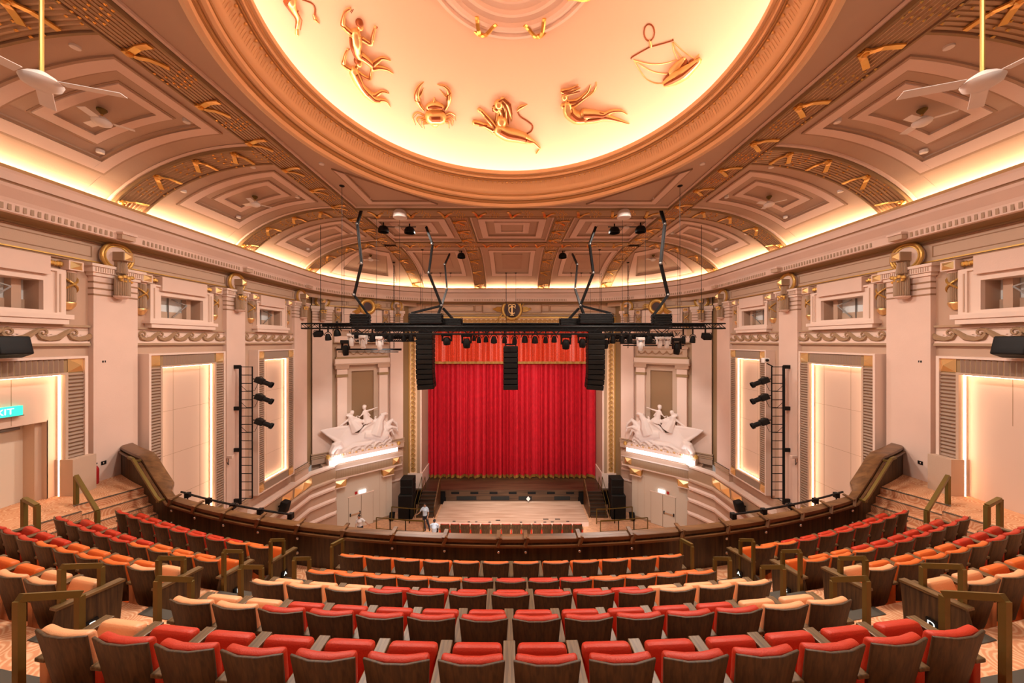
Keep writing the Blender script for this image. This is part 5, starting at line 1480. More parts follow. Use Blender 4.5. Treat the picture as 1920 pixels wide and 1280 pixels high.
ringp = [(1000+52*math.cos(R(30*i)), 215+84*math.sin(R(30*i))) for i in range(13)]
figure('gilded relief pair of scales hanging from a ring on the dome', cC, kC, [(ringp, [7]*13, 'brown'), ([(1005, 300), (1020, 350)], [12, 14], 'goldl'), ([(820, 475), (840, 455), (1000, 365), (1050, 350), (1225, 300), (1235, 285)], [6]*6, 'brown'),
       ([(845, 490), (1000, 530), (1150, 525), (1270, 490)], [5]*4, 'goldl'), ([(850, 495), (1000, 590), (1120, 625), (1240, 630)], [5]*4, 'goldl'), ([(850, 500), (950, 660), (1050, 720), (1130, 725)], [5]*4, 'goldl'),
       ([(1230, 320), (1245, 400), (1280, 480)], [5]*3, 'goldl'), ([(1240, 320), (1270, 400), (1320, 460)], [5]*3, 'goldl'), ([(1245, 310), (1340, 400), (1450, 478)], [5]*3, 'goldl'),
       ([(1170, 720), (1270, 660), (1380, 600), (1500, 500)], [34, 66, 66, 30]), ([(1230, 600), (1290, 540), (1350, 480)], [34, 40, 20], 'goldl'), ([(1150, 690), (1220, 630), (1290, 590)], [10, 30, 14], 'brown'), ([(1290, 570), (1360, 530), (1370, 480)], [16, 26, 6], 'brown'), ([(1385, 540), (1420, 510), (1450, 480)], [8, 24, 6], 'brown'), ([(1480, 510), (1502, 480)], [20, 14], 'brown'),
       ([(1140, 715), (1260, 620), (1365, 470)], [8, 8, 8], 'goldl'), ([(1370, 570), (1450, 490), (1500, 440)], [8, 8, 8], 'goldl')])

# ------------------------------------------------------------------ things hung from the ceiling
def ceil_z(x, y):
    x = abs(x)
    if x <= XB and y <= YF: return ZC
    if y <= YF: return prof(min(1, (x-XB)/VA))
    if x <= XB: return prof(min(1, (y-YF)/FA))
    return prof(min(1, math.hypot((x-XB)/5.0, (y-YF)/5.4)))
def ceil_hit(px, py):
    u, w = (px-960)/F, (640-py)/F; s = 2.0
    while s < 30 and s*w < ceil_z(s*u, s): s += .01
    return Vector((s*u, s, s*w))
# ceiling fans
def fan(px, py, Y, ztop, R_, label, rot=0, hub=.19):
    p = P(px, py, Y)
    t = thing('ceiling_fan', (p.x, p.y, p.z), label, 'ceiling fan', 'ceiling fans')
    mb = MB(); mb.tube([(p.x, p.y, p.z+.1), (p.x, p.y, ztop)], .022, M['goldp'], 8); mb.lathe([(.02, ztop-.12), (.09, ztop-.03), (.09, ztop)], M['brass'], 14, T(p.x, p.y, 0)); mb.build('down_rod', t)
    mb = MB(); mb.lathe([(0, -.06), (hub*.5, -.055), (hub*.9, -.01), (hub, .04), (hub*.7, .10), (hub*.3, .15), (0, .16)], M['wht'], 20, T(*p)); mb.build('motor', t, smooth=True)
    for i in range(3):
        mb = MB(); X = T(p.x, p.y, p.z+.05) @ Rz(R(rot+120*i)) @ Rx(R(10))
        mb.rbox((hub+R_/2, 0, 0), (R_, .15, .012), .006, M['wht'], X); mb.build('blade', t)
for sx in (-1, 1):
    S = SIDE[sx]
    fan(960+sx*882, 158, 4.45, ZC, .62, 'white ceiling fan on a long gold rod nearest the camera on the %s' % S, 20 if sx < 0 else 40)
    for (px, py, lab) in ((191, 205, 'nearest full bay'), (478, 368, 'middle bay'), (695, 478, 'front corner bay')):
        c = ceil_hit(px if sx < 0 else 1920-px, py)
        fan(960+c.x/c.y*F, 640-(c.z-.32)/c.y*F, c.y, c.z, .34, 'white fan close under the vault of the %s, %s side' % (lab, S), 75*sx, .17)
DLW = ['nearest bay, top corner', 'nearest full bay, right by the long beam', 'nearest full bay, low corner', 'middle bay, top', 'middle bay, left', 'middle bay, low corner', 'third bay by the long beam', 'flat part beside the dome, outer', 'beside the dome by the cross beam', 'third bay, left corner', 'third bay, right', 'third bay, low corner']
for sx in (-1, 1):
    S = SIDE[sx]
    for k, (px, py) in enumerate(((141, 86), (350, 227), (188, 284), (474, 312), (344, 358), (447, 407), (558, 369), (603, 306), (692, 371), (520, 438), (660, 437), (577, 467))):
        c = ceil_hit(px if sx < 0 else 1920-px, py)
        if py < 384 and px > 590: c = P(px if sx < 0 else 1920-px, py, ZC*F/(640-py))
        mb = MB(); mb.lathe([(0, -.035), (.05, -.035), (.075, -.03), (.08, 0), (.08, .05)], M['wht'], 16, T(c.x, c.y, c.z-.01))
        tag(mb.build('downlight', smooth=True), 'small white downlight in the %s ceiling, %s' % (S, DLW[k]), 'downlight', 'round downlights in the ceiling')
# pendant stage-side lamps
for sx in (-1, 1):
    for k, (px, py) in enumerate(((719, 418), (768, 420), (865, 470))):
        c = ceil_hit(px if sx < 0 else 1920-px, py)
        t = thing('dome_lamp', (c.x, c.y, c.z-.5), 'black dome shaped ceiling lamp, %s, %s of centre' % (['outer of the pair by the cross beam', 'inner of the pair by the cross beam', 'single one on the front cove'][k], SIDE[sx]), 'lamp', 'black dome lamps on the ceiling')
        mb = MB(); mb.tube([(c.x, c.y, c.z+.02), (c.x, c.y, c.z-.16)], .03, M['black'], 6); mb.build('stem', t)
        mb = MB(); mb.lathe([(.05, -.12), (.17, -.17), (.24, -.28), (.25, -.44), (.23, -.44), (.2, -.2), (0, -.15)], M['black'], 18, T(*c)); mb.build('shade', t, smooth=True)
    c = ceil_hit(960+sx*210, 388)
    t = thing('white_ceiling_lamp', (c.x, c.y, c.z-.4), 'white bell shaped ceiling lamp in front of the cross beam, %s of centre' % SIDE[sx], 'lamp', 'white bell lamps')
    mb = MB(); mb.box(c.x-.35, c.x+.35, c.y-.12, c.y+.12, c.z-.05, c.z+.02, M['olive']); mb.tube([(c.x, c.y, c.z), (c.x, c.y, c.z-.14)], .03, M['brass'], 6); mb.build('mount', t)
    mb = MB(); mb.lathe([(.05, -.12), (.2, -.15), (.26, -.22), (.28, -.45), (.26, -.46), (0, -.46)], M['wht'], 18, T(*c)); mb.build('shade', t, smooth=True)
    # rail between the pair of black lamps
    a = ceil_hit(960-sx*-1*(960-712), 423); b = ceil_hit(960+sx*(960-780), 423)
    mb = MB(); mb.bar((a.x, a.y, ZC-.06), (b.x, a.y, ZC-.06), .05, M['grey']); mb.ell(((a.x+b.x)/2, a.y, ZC-.08), (.16, .12, .05), M['wht'], 10)
    tag(mb.build('lamp_rail'), 'thin ceiling rail behind the pair of black dome lamps, %s of centre' % SIDE[sx], 'rail')

# trusses
def truss(xa, xb, Y, z, h, label):
    t = thing('lighting_truss', ((xa+xb)/2, Y, z), label, 'truss', 'black lighting trusses')
    for dy in (-h/2, h/2):
        for dz in (0, h):
            mb = MB(); mb.tube([(xa, Y+dy, z+dz), (xb, Y+dy, z+dz)], .034, M['black'], 6); mb.build('chord', t)
    mb = MB(); mb.box(xa+.9, xb-.9, Y-.05, Y+.12, z+h*.35, z+h*.98, M['black']); mb.build('cable_tray', t)
    mb = MB(); n = int((xb-xa)/h/1.2); s = (xb-xa)/n
    for i in range(n):
        x = xa+s*i
        for dy in (-h/2, h/2):
            mb.bar((x, Y+dy, z if i % 2 else z+h), (x+s, Y+dy, z+h if i % 2 else z), .022, M['black'])
        for dz in (0, h): mb.bar((x, Y-h/2 if i % 2 else Y+h/2, z+dz), (x+s, Y+h/2 if i % 2 else Y-h/2, z+dz), .014, M['black'])
        if i % 4 == 0: mb.bar((x, Y-h/2, z), (x, Y-h/2, z+h), .016, M['black'])
    mb.build('bracing', t)
truss(-9.62, 9.75, 15.7, .60, .22, 'long black box truss spanning the hall before the stage')
truss(-6.6, 6.6, 14.2, .31, .30, 'second black box truss hung slightly nearer and lower')
truss(-7.9, -4.1, 16.8, .02, .26, 'short black truss section crowded with lamps on the left')
truss(4.1, 7.9, 16.8, .02, .26, 'short black truss section crowded with lamps on the right')
for sx in (-1, 1):
    px0, px1, py = (632, 752, 655) if sx < 0 else (1163, 1284, 643)
    a = P(px0, py, 17.5); b = P(px1, py, 17.5); mb = MB(); mb.bar(a, b, .16, M['black'], h=.10); mb.bar(a+Vector((.1, -.1, -.12)), b+Vector((-.1, -.1, -.12)), .05, M['black'])
    tag(mb.build('lighting_bar'), 'long dark bar hung low below the truss, %s side' % SIDE[sx], 'bar')

# lamps on the trusses
def hang(px, py, Y, w, h, kind, label, group):
    p = P(px, py, Y); s = Y/F; W_ = w*s; H_ = h*s
    zt = p.z+H_/2; zb = p.z-H_/2
    t = thing({'par': 'par_lamp', 'mh': 'moving_head_lamp', 'flat': 'flood_lamp'}[kind], (p.x, p.y, zb), label, 'stage lamp', group)
    m = M['wht'] if 'white' in label.split()[0] else M['black']
    if kind == 'par':
        mb = MB(); mb.torus((p.x, Y, p.z+H_*.12), W_*.5, .018, M['black'], 14, 5, None, 0, math.pi); mb.bar((p.x, Y, p.z+H_*.1+W_*.5), (p.x, Y, zt+.32), .05, M['black']); mb.build('yoke', t)
        X = T(p.x, Y, p.z) @ Rx(R(14))
        mb = MB(); mb.lathe([(0, H_*.34), (W_*.22, H_*.33), (W_*.30, H_*.2), (W_*.40, -H_*.1), (W_*.42, -H_*.40), (W_*.38, -H_*.40)], m, 16, X); mb.build('can', t, smooth=True)
        mb = MB(); mb.lathe([(0, -H_*.36), (W_*.37, -H_*.36)], M['lens' if 'glowing' in label else 'grey'], 16, X); mb.build('lens', t)
    elif kind == 'mh':
        mb = MB(); mb.rbox((p.x, Y, zt-H_*.12), (W_*1.0, .3, H_*.22), .03, m); mb.build('base', t, smooth=True)
        mb = MB()
        for d in (-1, 1): mb.rbox((p.x+d*W_*.42, Y, zt-H_*.42), (W_*.14, .16, H_*.5), .02, m)
        mb.build('yoke', t, smooth=True)
        mb = MB(); mb.lathe([(0, H_*.22), (W_*.25, H_*.20), (W_*.34, H_*.02), (W_*.36, -H_*.25), (W_*.30, -H_*.42), (0, -H_*.43)], m, 16, T(p.x, Y-.02, p.z-H_*.05) @ Rx(R(10))); mb.build('head', t, smooth=True)
    else:
        mb = MB(); mb.bar((p.x, Y+.11, zt-.03), (p.x, Y+.11, zt+.34), .05, M['black']); mb.bar((p.x-W_*.5, Y, p.z), (p.x-W_*.5, Y, zt), .025, M['black']); mb.bar((p.x+W_*.5, Y, p.z), (p.x+W_*.5, Y, zt), .025, M['black']); mb.bar((p.x-W_*.5, Y, zt), (p.x+W_*.5, Y, zt), .025, M['black']); mb.build('yoke', t)
        mb = MB(); mb.rbox((0, 0, 0), (W_*.9, .3, H_*.7), .04, m, T(*p) @ Rx(R(25))); mb.build('housing', t, smooth=True)
items = [(597, 625, 15, 13, 'flat', 'black'), (615, 630, 12, 16, 'par', 'glowing'), (632, 622, 14, 16, 'par', 'd'), (648, 651, 14, 30, 'mh', 'blackbig'), (659, 636, 12, 24, 'mh', 'white'), (669, 626, 12, 16, 'par', 'd'), (681, 640, 12, 26, 'mh', 'white'), (698, 632, 13, 18, 'par', 'd'), (712, 642, 12, 26, 'mh', 'white'), (721, 624, 12, 16, 'par', 'd'), (731, 632, 12, 17, 'par', 'glowing'), (757, 633, 10, 15, 'par', 'd'), (771, 632, 11, 15, 'par', 'glowing'),
         (838, 635, 18, 22, 'mh', 'blackbig'), (875, 638, 18, 28, 'mh', 'blackbig'), (889, 632, 8, 14, 'par', 'd'), (898, 635, 9, 16, 'par', 'glowing'), (911, 634, 10, 15, 'par', 'glowing'), (926, 635, 13, 17, 'par', 'glowing'), (946, 635, 10, 17, 'par', 'glowing'), (965, 636, 10, 18, 'par', 'glowing'), (984, 634, 13, 17, 'par', 'glowing'), (1003, 635, 13, 17, 'par', 'glowing'), (1023, 635, 10, 17, 'par', 'glowing'), (1039, 634, 11, 16, 'par', 'glowing'), (1061, 640, 18, 28, 'mh', 'blackbig'), (1092, 638, 16, 26, 'mh', 'blackbig'), (1135, 640, 14, 26, 'mh', 'blackbig'),
         (1149, 635, 11, 18, 'par', 'glowing'), (1166, 633, 11, 17, 'par', 'd'), (1181, 633, 11, 17, 'par', 'glowing'), (1201, 644, 12, 26, 'mh', 'white'), (1217, 634, 15, 18, 'par', 'd'), (1237, 641, 11, 22, 'mh', 'white'), (1250, 641, 11, 22, 'mh', 'white'), (1269, 648, 15, 32, 'mh', 'blackbig'), (1281, 634, 10, 16, 'par', 'glowing'), (1299, 634, 11, 18, 'par', 'glowing'), (1325, 630, 16, 14, 'flat', 'black')]
def ordn(i):
    tens = {2: 'twenty', 3: 'thirty'}
    if i < 15: return ORD[i]
    n = i+1; w = {16: 'sixteenth', 17: 'seventeenth', 18: 'eighteenth', 19: 'nineteenth', 20: 'twentieth', 30: 'thirtieth'}
    return w.get(n) or '%s-%s' % (tens[n//10], ORD[n % 10-1])
for i, (px, py, w, h, kind, fl) in enumerate(items):
    Y = 15.7 if (px < 800 or px > 1120) else 14.2
    lab = {'par': 'black can lamp with glowing lens' if fl == 'glowing' else 'black can lamp', 'mh': 'white moving head lamp' if fl == 'white' else 'large black moving head lamp', 'flat': 'black flood lamp'}[kind]
    hang(px, py+1, Y, w*1.1, h, kind, '%s under the truss, %s lamp from the left' % (lab, ordn(i)), 'lamps hung along the truss')
# extra truss clutter: cable loops
for sx in (-1, 1):
    mb = MB(); rnd = random.Random(3)
    for i in range(26):
        x = sx*(4.3+rnd.random()*3.4); z = .25+rnd.random()*.25
        mb.tube([(x, 15.9, z), (x+.1, 15.9, z-.12-rnd.random()*.15), (x+.25, 15.9, z-.05)], .02, M['black'], 5)
    for i in range(9): x = sx*(4.2+i*.42); mb.box(x-.1, x+.1, 16.2, 16.5, .26, .40, M['black'])
    tag(mb.build('cable_loops'), 'tangle of black cables and dimmer boxes looped along the %s part of the truss' % SIDE[sx], 'cables', kind='stuff')

# line arrays
def array(px, py0, py1, w, n, Y, lab, dirn):
    s = Y/F; W_ = w*s; H = (py1-py0)*s/n; t = thing('line_array', (P(px, py1, Y)), lab, 'loudspeaker array', 'hanging loudspeaker arrays')
    for i in range(n):
        c = P(px, py0+(i+.5)*(py1-py0)/n, Y); a = max(0, i-n*.55)/n
        X = T(c.x + dirn*a*a*.5, c.y-.1*a, c.z) @ Rx(R(6+30*a*a)) @ Ry(R(dirn*-6*a*2))
        mb = MB(); mb.rbox((0, 0, 0), (W_, .55, H*.93), .02, M['black'], X); mb.box(-W_*.46, W_*.46, -.285, -.27, -H*.36, H*.36, M['blackp'], X); mb.build('speaker_box', t)
    mb = MB(); c = P(px, py0, Y); mb.bar((c.x-W_*.4, c.y, c.z+.08), (c.x+W_*.4, c.y, c.z+.08), .08, M['black'])
    for d in (-.35, .35): mb.bar((c.x+d*W_, c.y, c.z), (c.x+d*W_, c.y, c.z+.35), .03, M['black'])
    mb.build('rigging_frame', t)
array(798, 626, 727, 31, 11, 15.2, 'tall curved black loudspeaker array hanging left of the curtain', 1)
array(1116, 626, 728, 31, 11, 15.2, 'tall curved black loudspeaker array hanging right of the curtain', -1)
array(957.5, 649, 728, 27, 8, 14.9, 'shorter black loudspeaker array hanging before the middle of the curtain', 0)

# zigzag cable arms and folded cable cradles
def arm(pts, label, Ys):
    t = None; W3 = [P(px, py, y) for (px, py), y in zip(pts, Ys)]
    t = thing('jointed_cable_duct', tuple(W3[-1]), label, 'cable duct', 'jointed black cable arms')
    for a, b in zip(W3, W3[1:]):
        mb = MB(); mb.bar(a, b, .075, M['black'], h=.10); mb.bar(a+Vector((.05, -.06, 0)), b+Vector((.05, -.06, 0)), .02, M['black']); mb.build('link', t)
    for a in W3[1:-1]:
        mb = MB(); mb.ell(a+Vector((0, -.05, 0)), (.07, .07, .07), M['grey'], 8); mb.build('joint', t, smooth=True)
for sx in (-1, 1):
    f = (lambda x: x) if sx < 0 else (lambda x: 1916-x)
    S = SIDE[sx]
    arm([(f(678), 392), (f(670), 420), (f(678), 494), (f(664), 553), (f(692), 592)], 'long jointed cable arm from ceiling to the outer %s cradle' % S, [14.3, 14.3, 14.4, 14.6, 14.8])
    arm([(f(799), 425), (f(811), 458), (f(804), 512), (f(828), 573), (f(822), 588)], 'jointed cable arm zigzagging down to the inner %s cradle, outer of two' % S, [16.6, 16.4, 16, 15.6, 15.4])
    arm([(f(843), 476), (f(834), 496), (f(838), 542), (f(828), 573)], 'shorter jointed cable arm from the front cove, inner of two on the %s' % S, [20.8, 19.5, 17.5, 15.7])
    arm([(f(828), 573), (f(771), 587)], 'slanting strut from the %s arms to the wide cradle' % S, [15.6, 15.3])
    arm([(f(831), 578), (f(850), 599)], 'thin slanting strut to the small %s cradle' % S, [15.6, 15.2])
    for k, (x0, x1, y0, y1, nm) in enumerate(((660, 693, 589, 608, 'outer'), (769, 830, 588, 606, 'wide middle'), (829, 866, 597, 610, 'small inner'))):
        t_ = MB(); Y = 14.6+.3*k; a = P(f(x0), y0, Y); b = P(f(x1), y1, Y); xa, xb = sorted((a.x, b.x))
        for q in range(6):
            z = b.z+(a.z-b.z)*(q+.5)/6; j = .04*(q % 2)
            t_.rbox(((xa+xb)/2, Y, z), (xb-xa-j, .4, (a.z-b.z)/6*.92), .015, M['black'])
            for e in (xa, xb): t_.torus((e, Y-.1, z), .05, .012, M['black'], 10, 4)
        tag(t_.build('cable_cradle'), '%s black cradle of folded flat cables above the truss, %s side' % (nm, S), 'cable cradle', 'folded cable cradles')

# suspension wires
wires = [(601, 420, 603, .012, 15.7), (641, 348, 602, .008, None), (645, 470, 604, .01, 15.7), (706, 408, 610, .008, None), (738.5, 492, 540, .012, None), (749, 402, 612, .008, None), (789, 512, 588, .02, None), (792, 468, 600, .008, None), (809, 512, 590, .010, None), (826, 512, 519, .012, None), (845, 512, 519, .012, None), (949, 512, 648, .022, None)]
for sx in (-1, 1):
    for i, (px, y0, y1, r, Yb) in enumerate(wires):
        if sx > 0 and i == len(wires)-1: px = 908-34+2*20; px = 947
        p = px if sx < 0 else (1916-px if i < len(wires)-1 else 967)
        a = ceil_hit(p, y0); zb = (640-y1)/F*a.y
        if i == len(wires)-1 and sx > 0: r = .008
        t = thing('suspension_wire', (a.x, a.y, zb), 'dark suspension line from ceiling to rigging, %s of centre, %s from outside' % (SIDE[sx], ORD[i]), 'suspension wire', 'suspension lines above the truss')
        mb = MB(); mb.tube([(a.x, a.y, a.z), (a.x, a.y, zb)], r, M['black'], 5); mb.build('wire', t)
        mb = MB(); mb.lathe([(.09, .02), (.09, -.02), (.02, -.05), (0, -.05)], M['black'], 12, T(*a)); mb.build('ceiling_plate', t)
    # chain with hook
    a = ceil_hit(738.5 if sx < 0 else 1177.5, 498); t = MB(); z = a.z
    i = 0
    while z > -.40:
        t.torus((a.x+.015*(i % 2), a.y, z), .045, .012, M['black'], 8, 4, None if i % 2 else T(a.x, a.y, 0) @ Rz(R(90)) @ T(-a.x, -a.y, 0)); z -= .075; i += 1
    tag(t.build('hoist_chain'), 'long black hoist chain down to the low dark bar, %s side' % SIDE[sx], 'chain', 'hoist chains')

# ladder racks with spotlights on the second pilasters
for sx in (-1, 1):
    mir = sx > 0; S = SIDE[sx]
    t = thing('lighting_ladder', (sx*11.8, 14.8, -6.95), 'tall black ladder rack for spotlights on the %s wall pilaster' % S, 'ladder rack', 'ladder racks')
    mb = MB(); mb.tube([(-11.78, 14.8, -1.05), (-11.78, 14.8, -7.05)], .05, M['black'], 8); mb.build('pole', t, mirror=mir)
    mb = MB(); mb.tube([(-11.26, 14.8, -1.08), (-11.26, 14.8, -6.8)], .028, M['black'], 6); mb.build('pole', t, mirror=mir)
    for i in range(17):
        z = -1.10-i*.356
        mb = MB(); mb.tube([(-11.78, 14.8, z), (-11.26, 14.8, z)], .018, M['black'], 5); mb.build('rung', t, mirror=mir)
    for z in (-1.1, -2.9, -4.7, -6.9):
        mb = MB(); mb.box(-12.04, -11.78, 14.76, 14.84, z-.08, z+.08, M['black']); mb.build('bracket', t, mirror=mir)
    for k, z in enumerate((-1.62, -2.34, -3.40)):
        u = thing('spotlight', (sx*10.9, 14.8, z-.2), 'long black profile spotlight, %s on the %s ladder rack' % (['top', 'middle', 'lowest'][k], S), 'stage lamp', 'spotlights on the ladder racks')
        X = T(-10.80, 14.78, z-.12) @ Rz(R(12)) @ Ry(R(24))
        mb = MB(); mb.rbox((-.12, 0, 0), (.34, .24, .24), .03, M['black'], X); mb.lathe([(.10, 0), (.10, .30), (.13, .32), (.13, .42), (.11, .42)], M['black'], 14, X @ Ry(R(90))); mb.build('barrel', u, smooth=True, mirror=mir)
        mb = MB(); mb.bar((-11.26, 14.8, z), (-11.0, 14.8, z-.02), .04, M['black']); mb.torus((-10.9, 14.78, z-.08), .17, .014, M['black'], 12, 4, None, R(0), R(180)); mb.build('yoke', u, mirror=mir)
        mb = MB(); mb.tube([(-11.0, 14.8, z-.15), (-11.15, 14.8, z-.5), (-11.5, 14.8, z-.52), (-11.74, 14.8, z-.3)], .010, M['black'], 5); mb.build('cable', u, mirror=mir)
    mb = MB(); mb.rbox((-11.85, 14.35, -4.85), (.26, .12, .12), .02, M['white']); mb.bar((-12.05, 14.45, -4.95), (-11.9, 14.38, -4.88), .04, M['wht']); mb.tube([(-11.95, 14.4, -4.9), (-11.95, 14.38, -5.2), (-12.04, 14.42, -5.1)], .012, M['black'], 5)
    tag(mb.build('security_camera', mirror=mir), 'small cream security camera on the %s wall beside the ladder rack' % S, 'camera')
t = MB(); t.rbox((10.95, 14.75, -.82), (.26, .2, .22), .04, M['wht']); t.ell((10.93, 14.62, -.80), .07, M['black'], 8); t.bar((11.05, 14.8, -.95), (11.3, 14.8, -1.08), .04, M['black'])
tag(t.build('security_camera', smooth=True), 'white camera head on top of the right ladder rack', 'camera')

# ------------------------------------------------------------------ people
def person(loc, rz, label, joints, clothes, hair=True, s=1.0):
    "joints: list of (kind, [(x,y,z)...], [r...]); local metres, facing +Y"
    t = thing('person', loc, label, 'person'); X = T(*loc) @ Rz(rz) @ Matrix.Scale(s, 4)
    body = MB()
    for k, pts, rs in joints:
        if k in ('skin', 'all'): body.tube(pts, rs, M['skin'], 8, X)
        if k == 'head':
            c = Vector(pts[0]); body.ell(c, (.075, .095, .115), M['skin'], 12, X)
            body.ell(c+Vector((0, .095, -.01)), (.014, .022, .022), M['skin'], 6, X)
            for d in (-1, 1): body.ell(c+Vector((d*.078, 0, -.01)), (.012, .022, .032), M['skin'], 6, X)
    o = body.build('body', t, smooth=True); remesh(o, .014*s, 1)
    cap = MB()
    for k, pts, rs in joints:
        if k == 'head':
            c = Vector(pts[0])
            cap.ell(c+Vector((0, -.015, .03)), (.085, .10, .10), M['hair'], 12, X)
            for d in (-1, 1):
                cap.ell(c+Vector((d*.028, .088, .012)), (.011, .008, .007), M['hair'], 6, X)
    cap.build('hair', t, smooth=True)
    for nm, m in clothes:
        mb = MB(); any_ = False
        for k, pts, rs in joints:
            if k == nm: mb.tube(pts, rs, M[m], 10, X); any_ = True
        if any_: o = mb.build({'shirt': 'shirt', 'trousers': 'trousers', 'shoe': 'shoes'}[nm], t, smooth=True); remesh(o, .02*s, 1)
def hand(x, y, z, d=(0, 0, -1)):
    v = Vector(d).normalized(); a = v.orthogonal().normalized(); out = [('skin', [(x, y, z), tuple(Vector((x, y, z))+v*.09)], [.032, .038])]
    for i in range(4):
        b = Vector((x, y, z))+v*.085+a*(.030-.02*i); out.append(('skin', [tuple(b), tuple(b+v*(.07-.008*abs(i-1)))], [.0095, .008]))
    b = Vector((x, y, z))+v*.03+a*.03; out.append(('skin', [tuple(b), tuple(b+a*.03+v*.045)], [.012, .009]))
    return out
# standing man leaning on the rail, legs crossed (seen from the balcony, he faces the camera side)
J = [('head', [(0, .04, 1.62)], [0]), ('skin', [(0, 0, 1.40), (0, .02, 1.56)], [.055, .05]),
     ('shirt', [(0, 0, .92), (0, 0, 1.1), (0, 0, 1.3), (0, 0, 1.43)], [.15, .15, .18, .10]), ('shirt', [(-.16, 0, 1.40), (0, 0, 1.43), (.16, 0, 1.40)], [.07, .08, .07]),
     ('shirt', [(.17, 0, 1.39), (.30, .03, 1.20)], [.065, .055]), ('skin', [(.28, .03, 1.22), (.34, .04, 1.12), (.50, .06, 1.0), (.58, .06, .98)], [.045, .042, .032, .026]),
     ('shirt', [(-.17, 0, 1.39), (-.22, 0, 1.16)], [.065, .055]), ('skin', [(-.22, 0, 1.18), (-.24, .0, 1.05), (-.20, .10, .86)], [.045, .04, .028]),
     ('skin', [(0, 0, .9), (0, 0, 1.4)], [.12, .12]), ('skin', [(-.17, 0, 1.38), (.17, 0, 1.38)], [.05, .05]), ('skin', [(.16, 0, 1.38), (.3, .03, 1.2)], [.045, .042]), ('skin', [(-.16, 0, 1.38), (-.22, 0, 1.16)], [.045, .042]),
     ('trousers', [(0, 0, .96), (0, 0, .86)], [.15, .16]), ('trousers', [(.08, 0, .88), (.06, .06, .48), (-.06, .14, .10)], [.10, .075, .055]), ('trousers', [(-.08, 0, .88), (-.20, .06, .48), (-.34, .10, .10)], [.10, .075, .055]),
     ('skin', [(.08, 0, .88), (.06, .06, .48), (-.06, .14, .08)], [.06, .05, .04]), ('skin', [(-.08, 0, .88), (-.20, .06, .48), (-.34, .10, .08)], [.06, .05, .04]),
     ('shoe', [(-.06, .12, .05), (-.06, .30, .04)], [.05, .035]), ('shoe', [(-.34, .08, .05), (-.36, .26, .04)], [.05, .035])]
J += hand(.57, .06, .98, (.8, .1, -.4)) + hand(-.20, .10, .87, (.1, .3, -1))
person((-5.75, 22.55, -12.4), R(180), 'person standing in white polo shirt and dark trousers leaning by the stage steps', J, [('shirt', 'shirtb'), ('trousers', 'trouser'), ('shoe', 'shoe')])
J = [('head', [(0, .02, 1.12)], [0]), ('skin', [(0, 0, .92), (0, .0, 1.06)], [.055, .05]), ('shirt', [(0, 0, .46), (0, -.02, .75), (0, 0, .95)], [.16, .18, .10]), ('shirt', [(-.18, 0, .90), (0, 0, .95), (.18, 0, .90)], [.075, .09, .075]),
     ('shirt', [(.19, 0, .90), (.25, .06, .66)], [.07, .055]), ('shirt', [(-.19, 0, .90), (-.25, .06, .66)], [.07, .055]), ('skin', [(.25, .06, .68), (.2, .28, .58)], [.04, .03]), ('skin', [(-.25, .06, .68), (-.2, .28, .58)], [.04, .03]),
     ('skin', [(0, 0, .46), (0, 0, .92)], [.12, .12]), ('skin', [(-.2, 0, .88), (.2, 0, .88)], [.045, .045]), ('skin', [(.2, 0, .88), (.25, .06, .66)], [.04, .04]), ('skin', [(-.2, 0, .88), (-.25, .06, .66)], [.04, .04]),
     ('trousers', [(0, 0, .48), (0, .05, .50)], [.16, .16]), ('trousers', [(.1, .02, .48), (.1, .42, .48), (.1, .44, .1)], [.1, .08, .055]), ('trousers', [(-.1, .02, .48), (-.1, .42, .48), (-.1, .44, .1)], [.1, .08, .055]),
     ('skin', [(.1, .02, .48), (.1, .42, .48), (.1, .44, .08)], [.06, .05, .04]), ('skin', [(-.1, .02, .48), (-.1, .42, .48), (-.1, .44, .08)], [.06, .05, .04]), ('shoe', [(.1, .42, .05), (.1, .58, .04)], [.05, .035]), ('shoe', [(-.1, .42, .05), (-.1, .58, .04)], [.05, .035])]
J += hand(.2, .28, .58, (0, 1, -.2)) + hand(-.2, .28, .58, (0, 1, -.2))
person((-4.88, 21.45, -12.4), 0, 'person seated with back turned, black hair and pale blue shirt, beside the stalls seats', J, [('shirt', 'shirtb'), ('trousers', 'trouser'), ('shoe', 'shoe')])
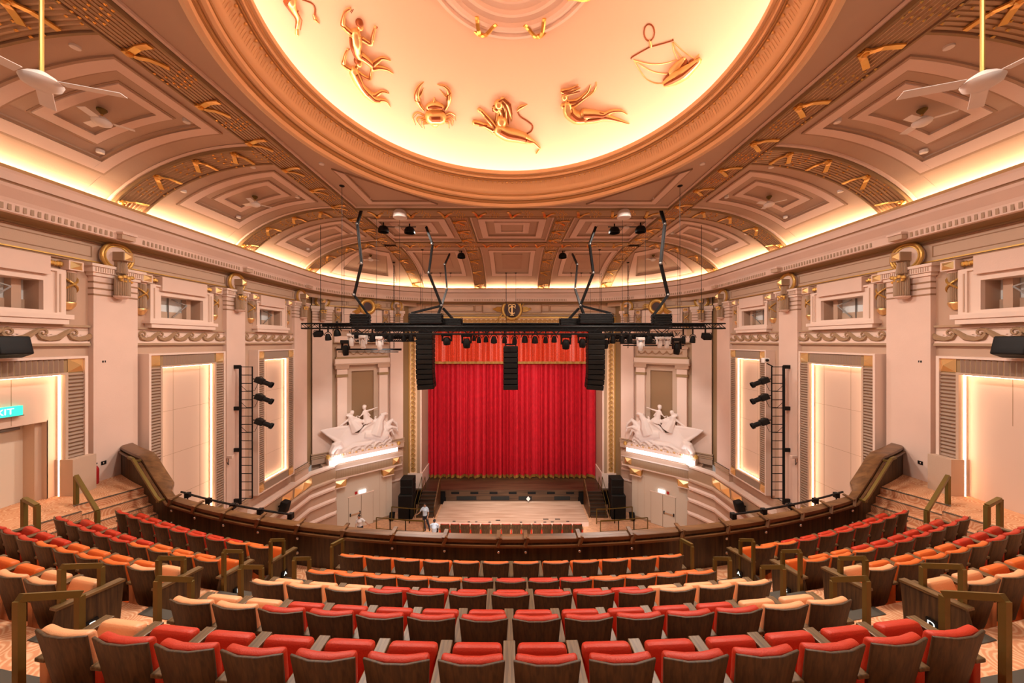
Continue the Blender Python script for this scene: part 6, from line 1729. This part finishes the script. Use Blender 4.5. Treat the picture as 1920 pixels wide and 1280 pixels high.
J = [('head', [(.02, .12, 1.56)], [0]), ('skin', [(0, .04, 1.36), (0, .10, 1.50)], [.055, .05]), ('shirt', [(0, 0, .92), (0, 0, 1.1), (0, .03, 1.28), (0, .05, 1.38)], [.15, .15, .18, .10]), ('shirt', [(-.17, .04, 1.34), (0, .05, 1.38), (.17, .04, 1.34)], [.07, .08, .07]),
     ('shirt', [(-.18, .04, 1.34), (-.34, .10, 1.24)], [.065, .05]), ('skin', [(-.33, .10, 1.25), (-.44, .14, 1.2), (-.60, .2, 1.12)], [.042, .036, .027]), ('shirt', [(.18, .04, 1.34), (.22, .06, 1.1)], [.065, .055]), ('skin', [(.22, .06, 1.12), (.16, .26, 1.0)], [.04, .028]),
     ('skin', [(0, 0, .9), (0, .04, 1.36)], [.12, .11]), ('skin', [(-.17, .04, 1.33), (.17, .04, 1.33)], [.05, .05]), ('skin', [(-.18, .04, 1.34), (-.34, .10, 1.24)], [.045, .04]), ('skin', [(.18, .04, 1.34), (.22, .06, 1.1)], [.045, .04]),
     ('trousers', [(0, 0, .96), (0, 0, .86)], [.15, .16]), ('trousers', [(.09, 0, .88), (.10, .02, .48), (.10, 0, .08)], [.10, .075, .055]), ('trousers', [(-.09, 0, .88), (-.10, .02, .48), (-.10, 0, .08)], [.10, .075, .055]),
     ('skin', [(.09, 0, .88), (.10, .02, .48), (.10, 0, .08)], [.06, .05, .04]), ('skin', [(-.09, 0, .88), (-.10, .02, .48), (-.10, 0, .08)], [.06, .05, .04]), ('shoe', [(.1, 0, .05), (.1, .18, .04)], [.05, .035]), ('shoe', [(-.1, 0, .05), (-.1, .18, .04)], [.05, .035])]
J += hand(-.60, .2, 1.12, (-1, .2, -.2)) + hand(.16, .26, 1.0, (-.2, 1, -.2))
person((-9.45, 21.25, -12.4), R(180), 'person in white shirt leaning on the low barrier below the left doors', J, [('shirt', 'shirtw'), ('trousers', 'trouser'), ('shoe', 'shoe')])
for o in bpy.data.objects:
    if '_w' in o: del o['_w']
    if 'lk' in o: del o['lk']
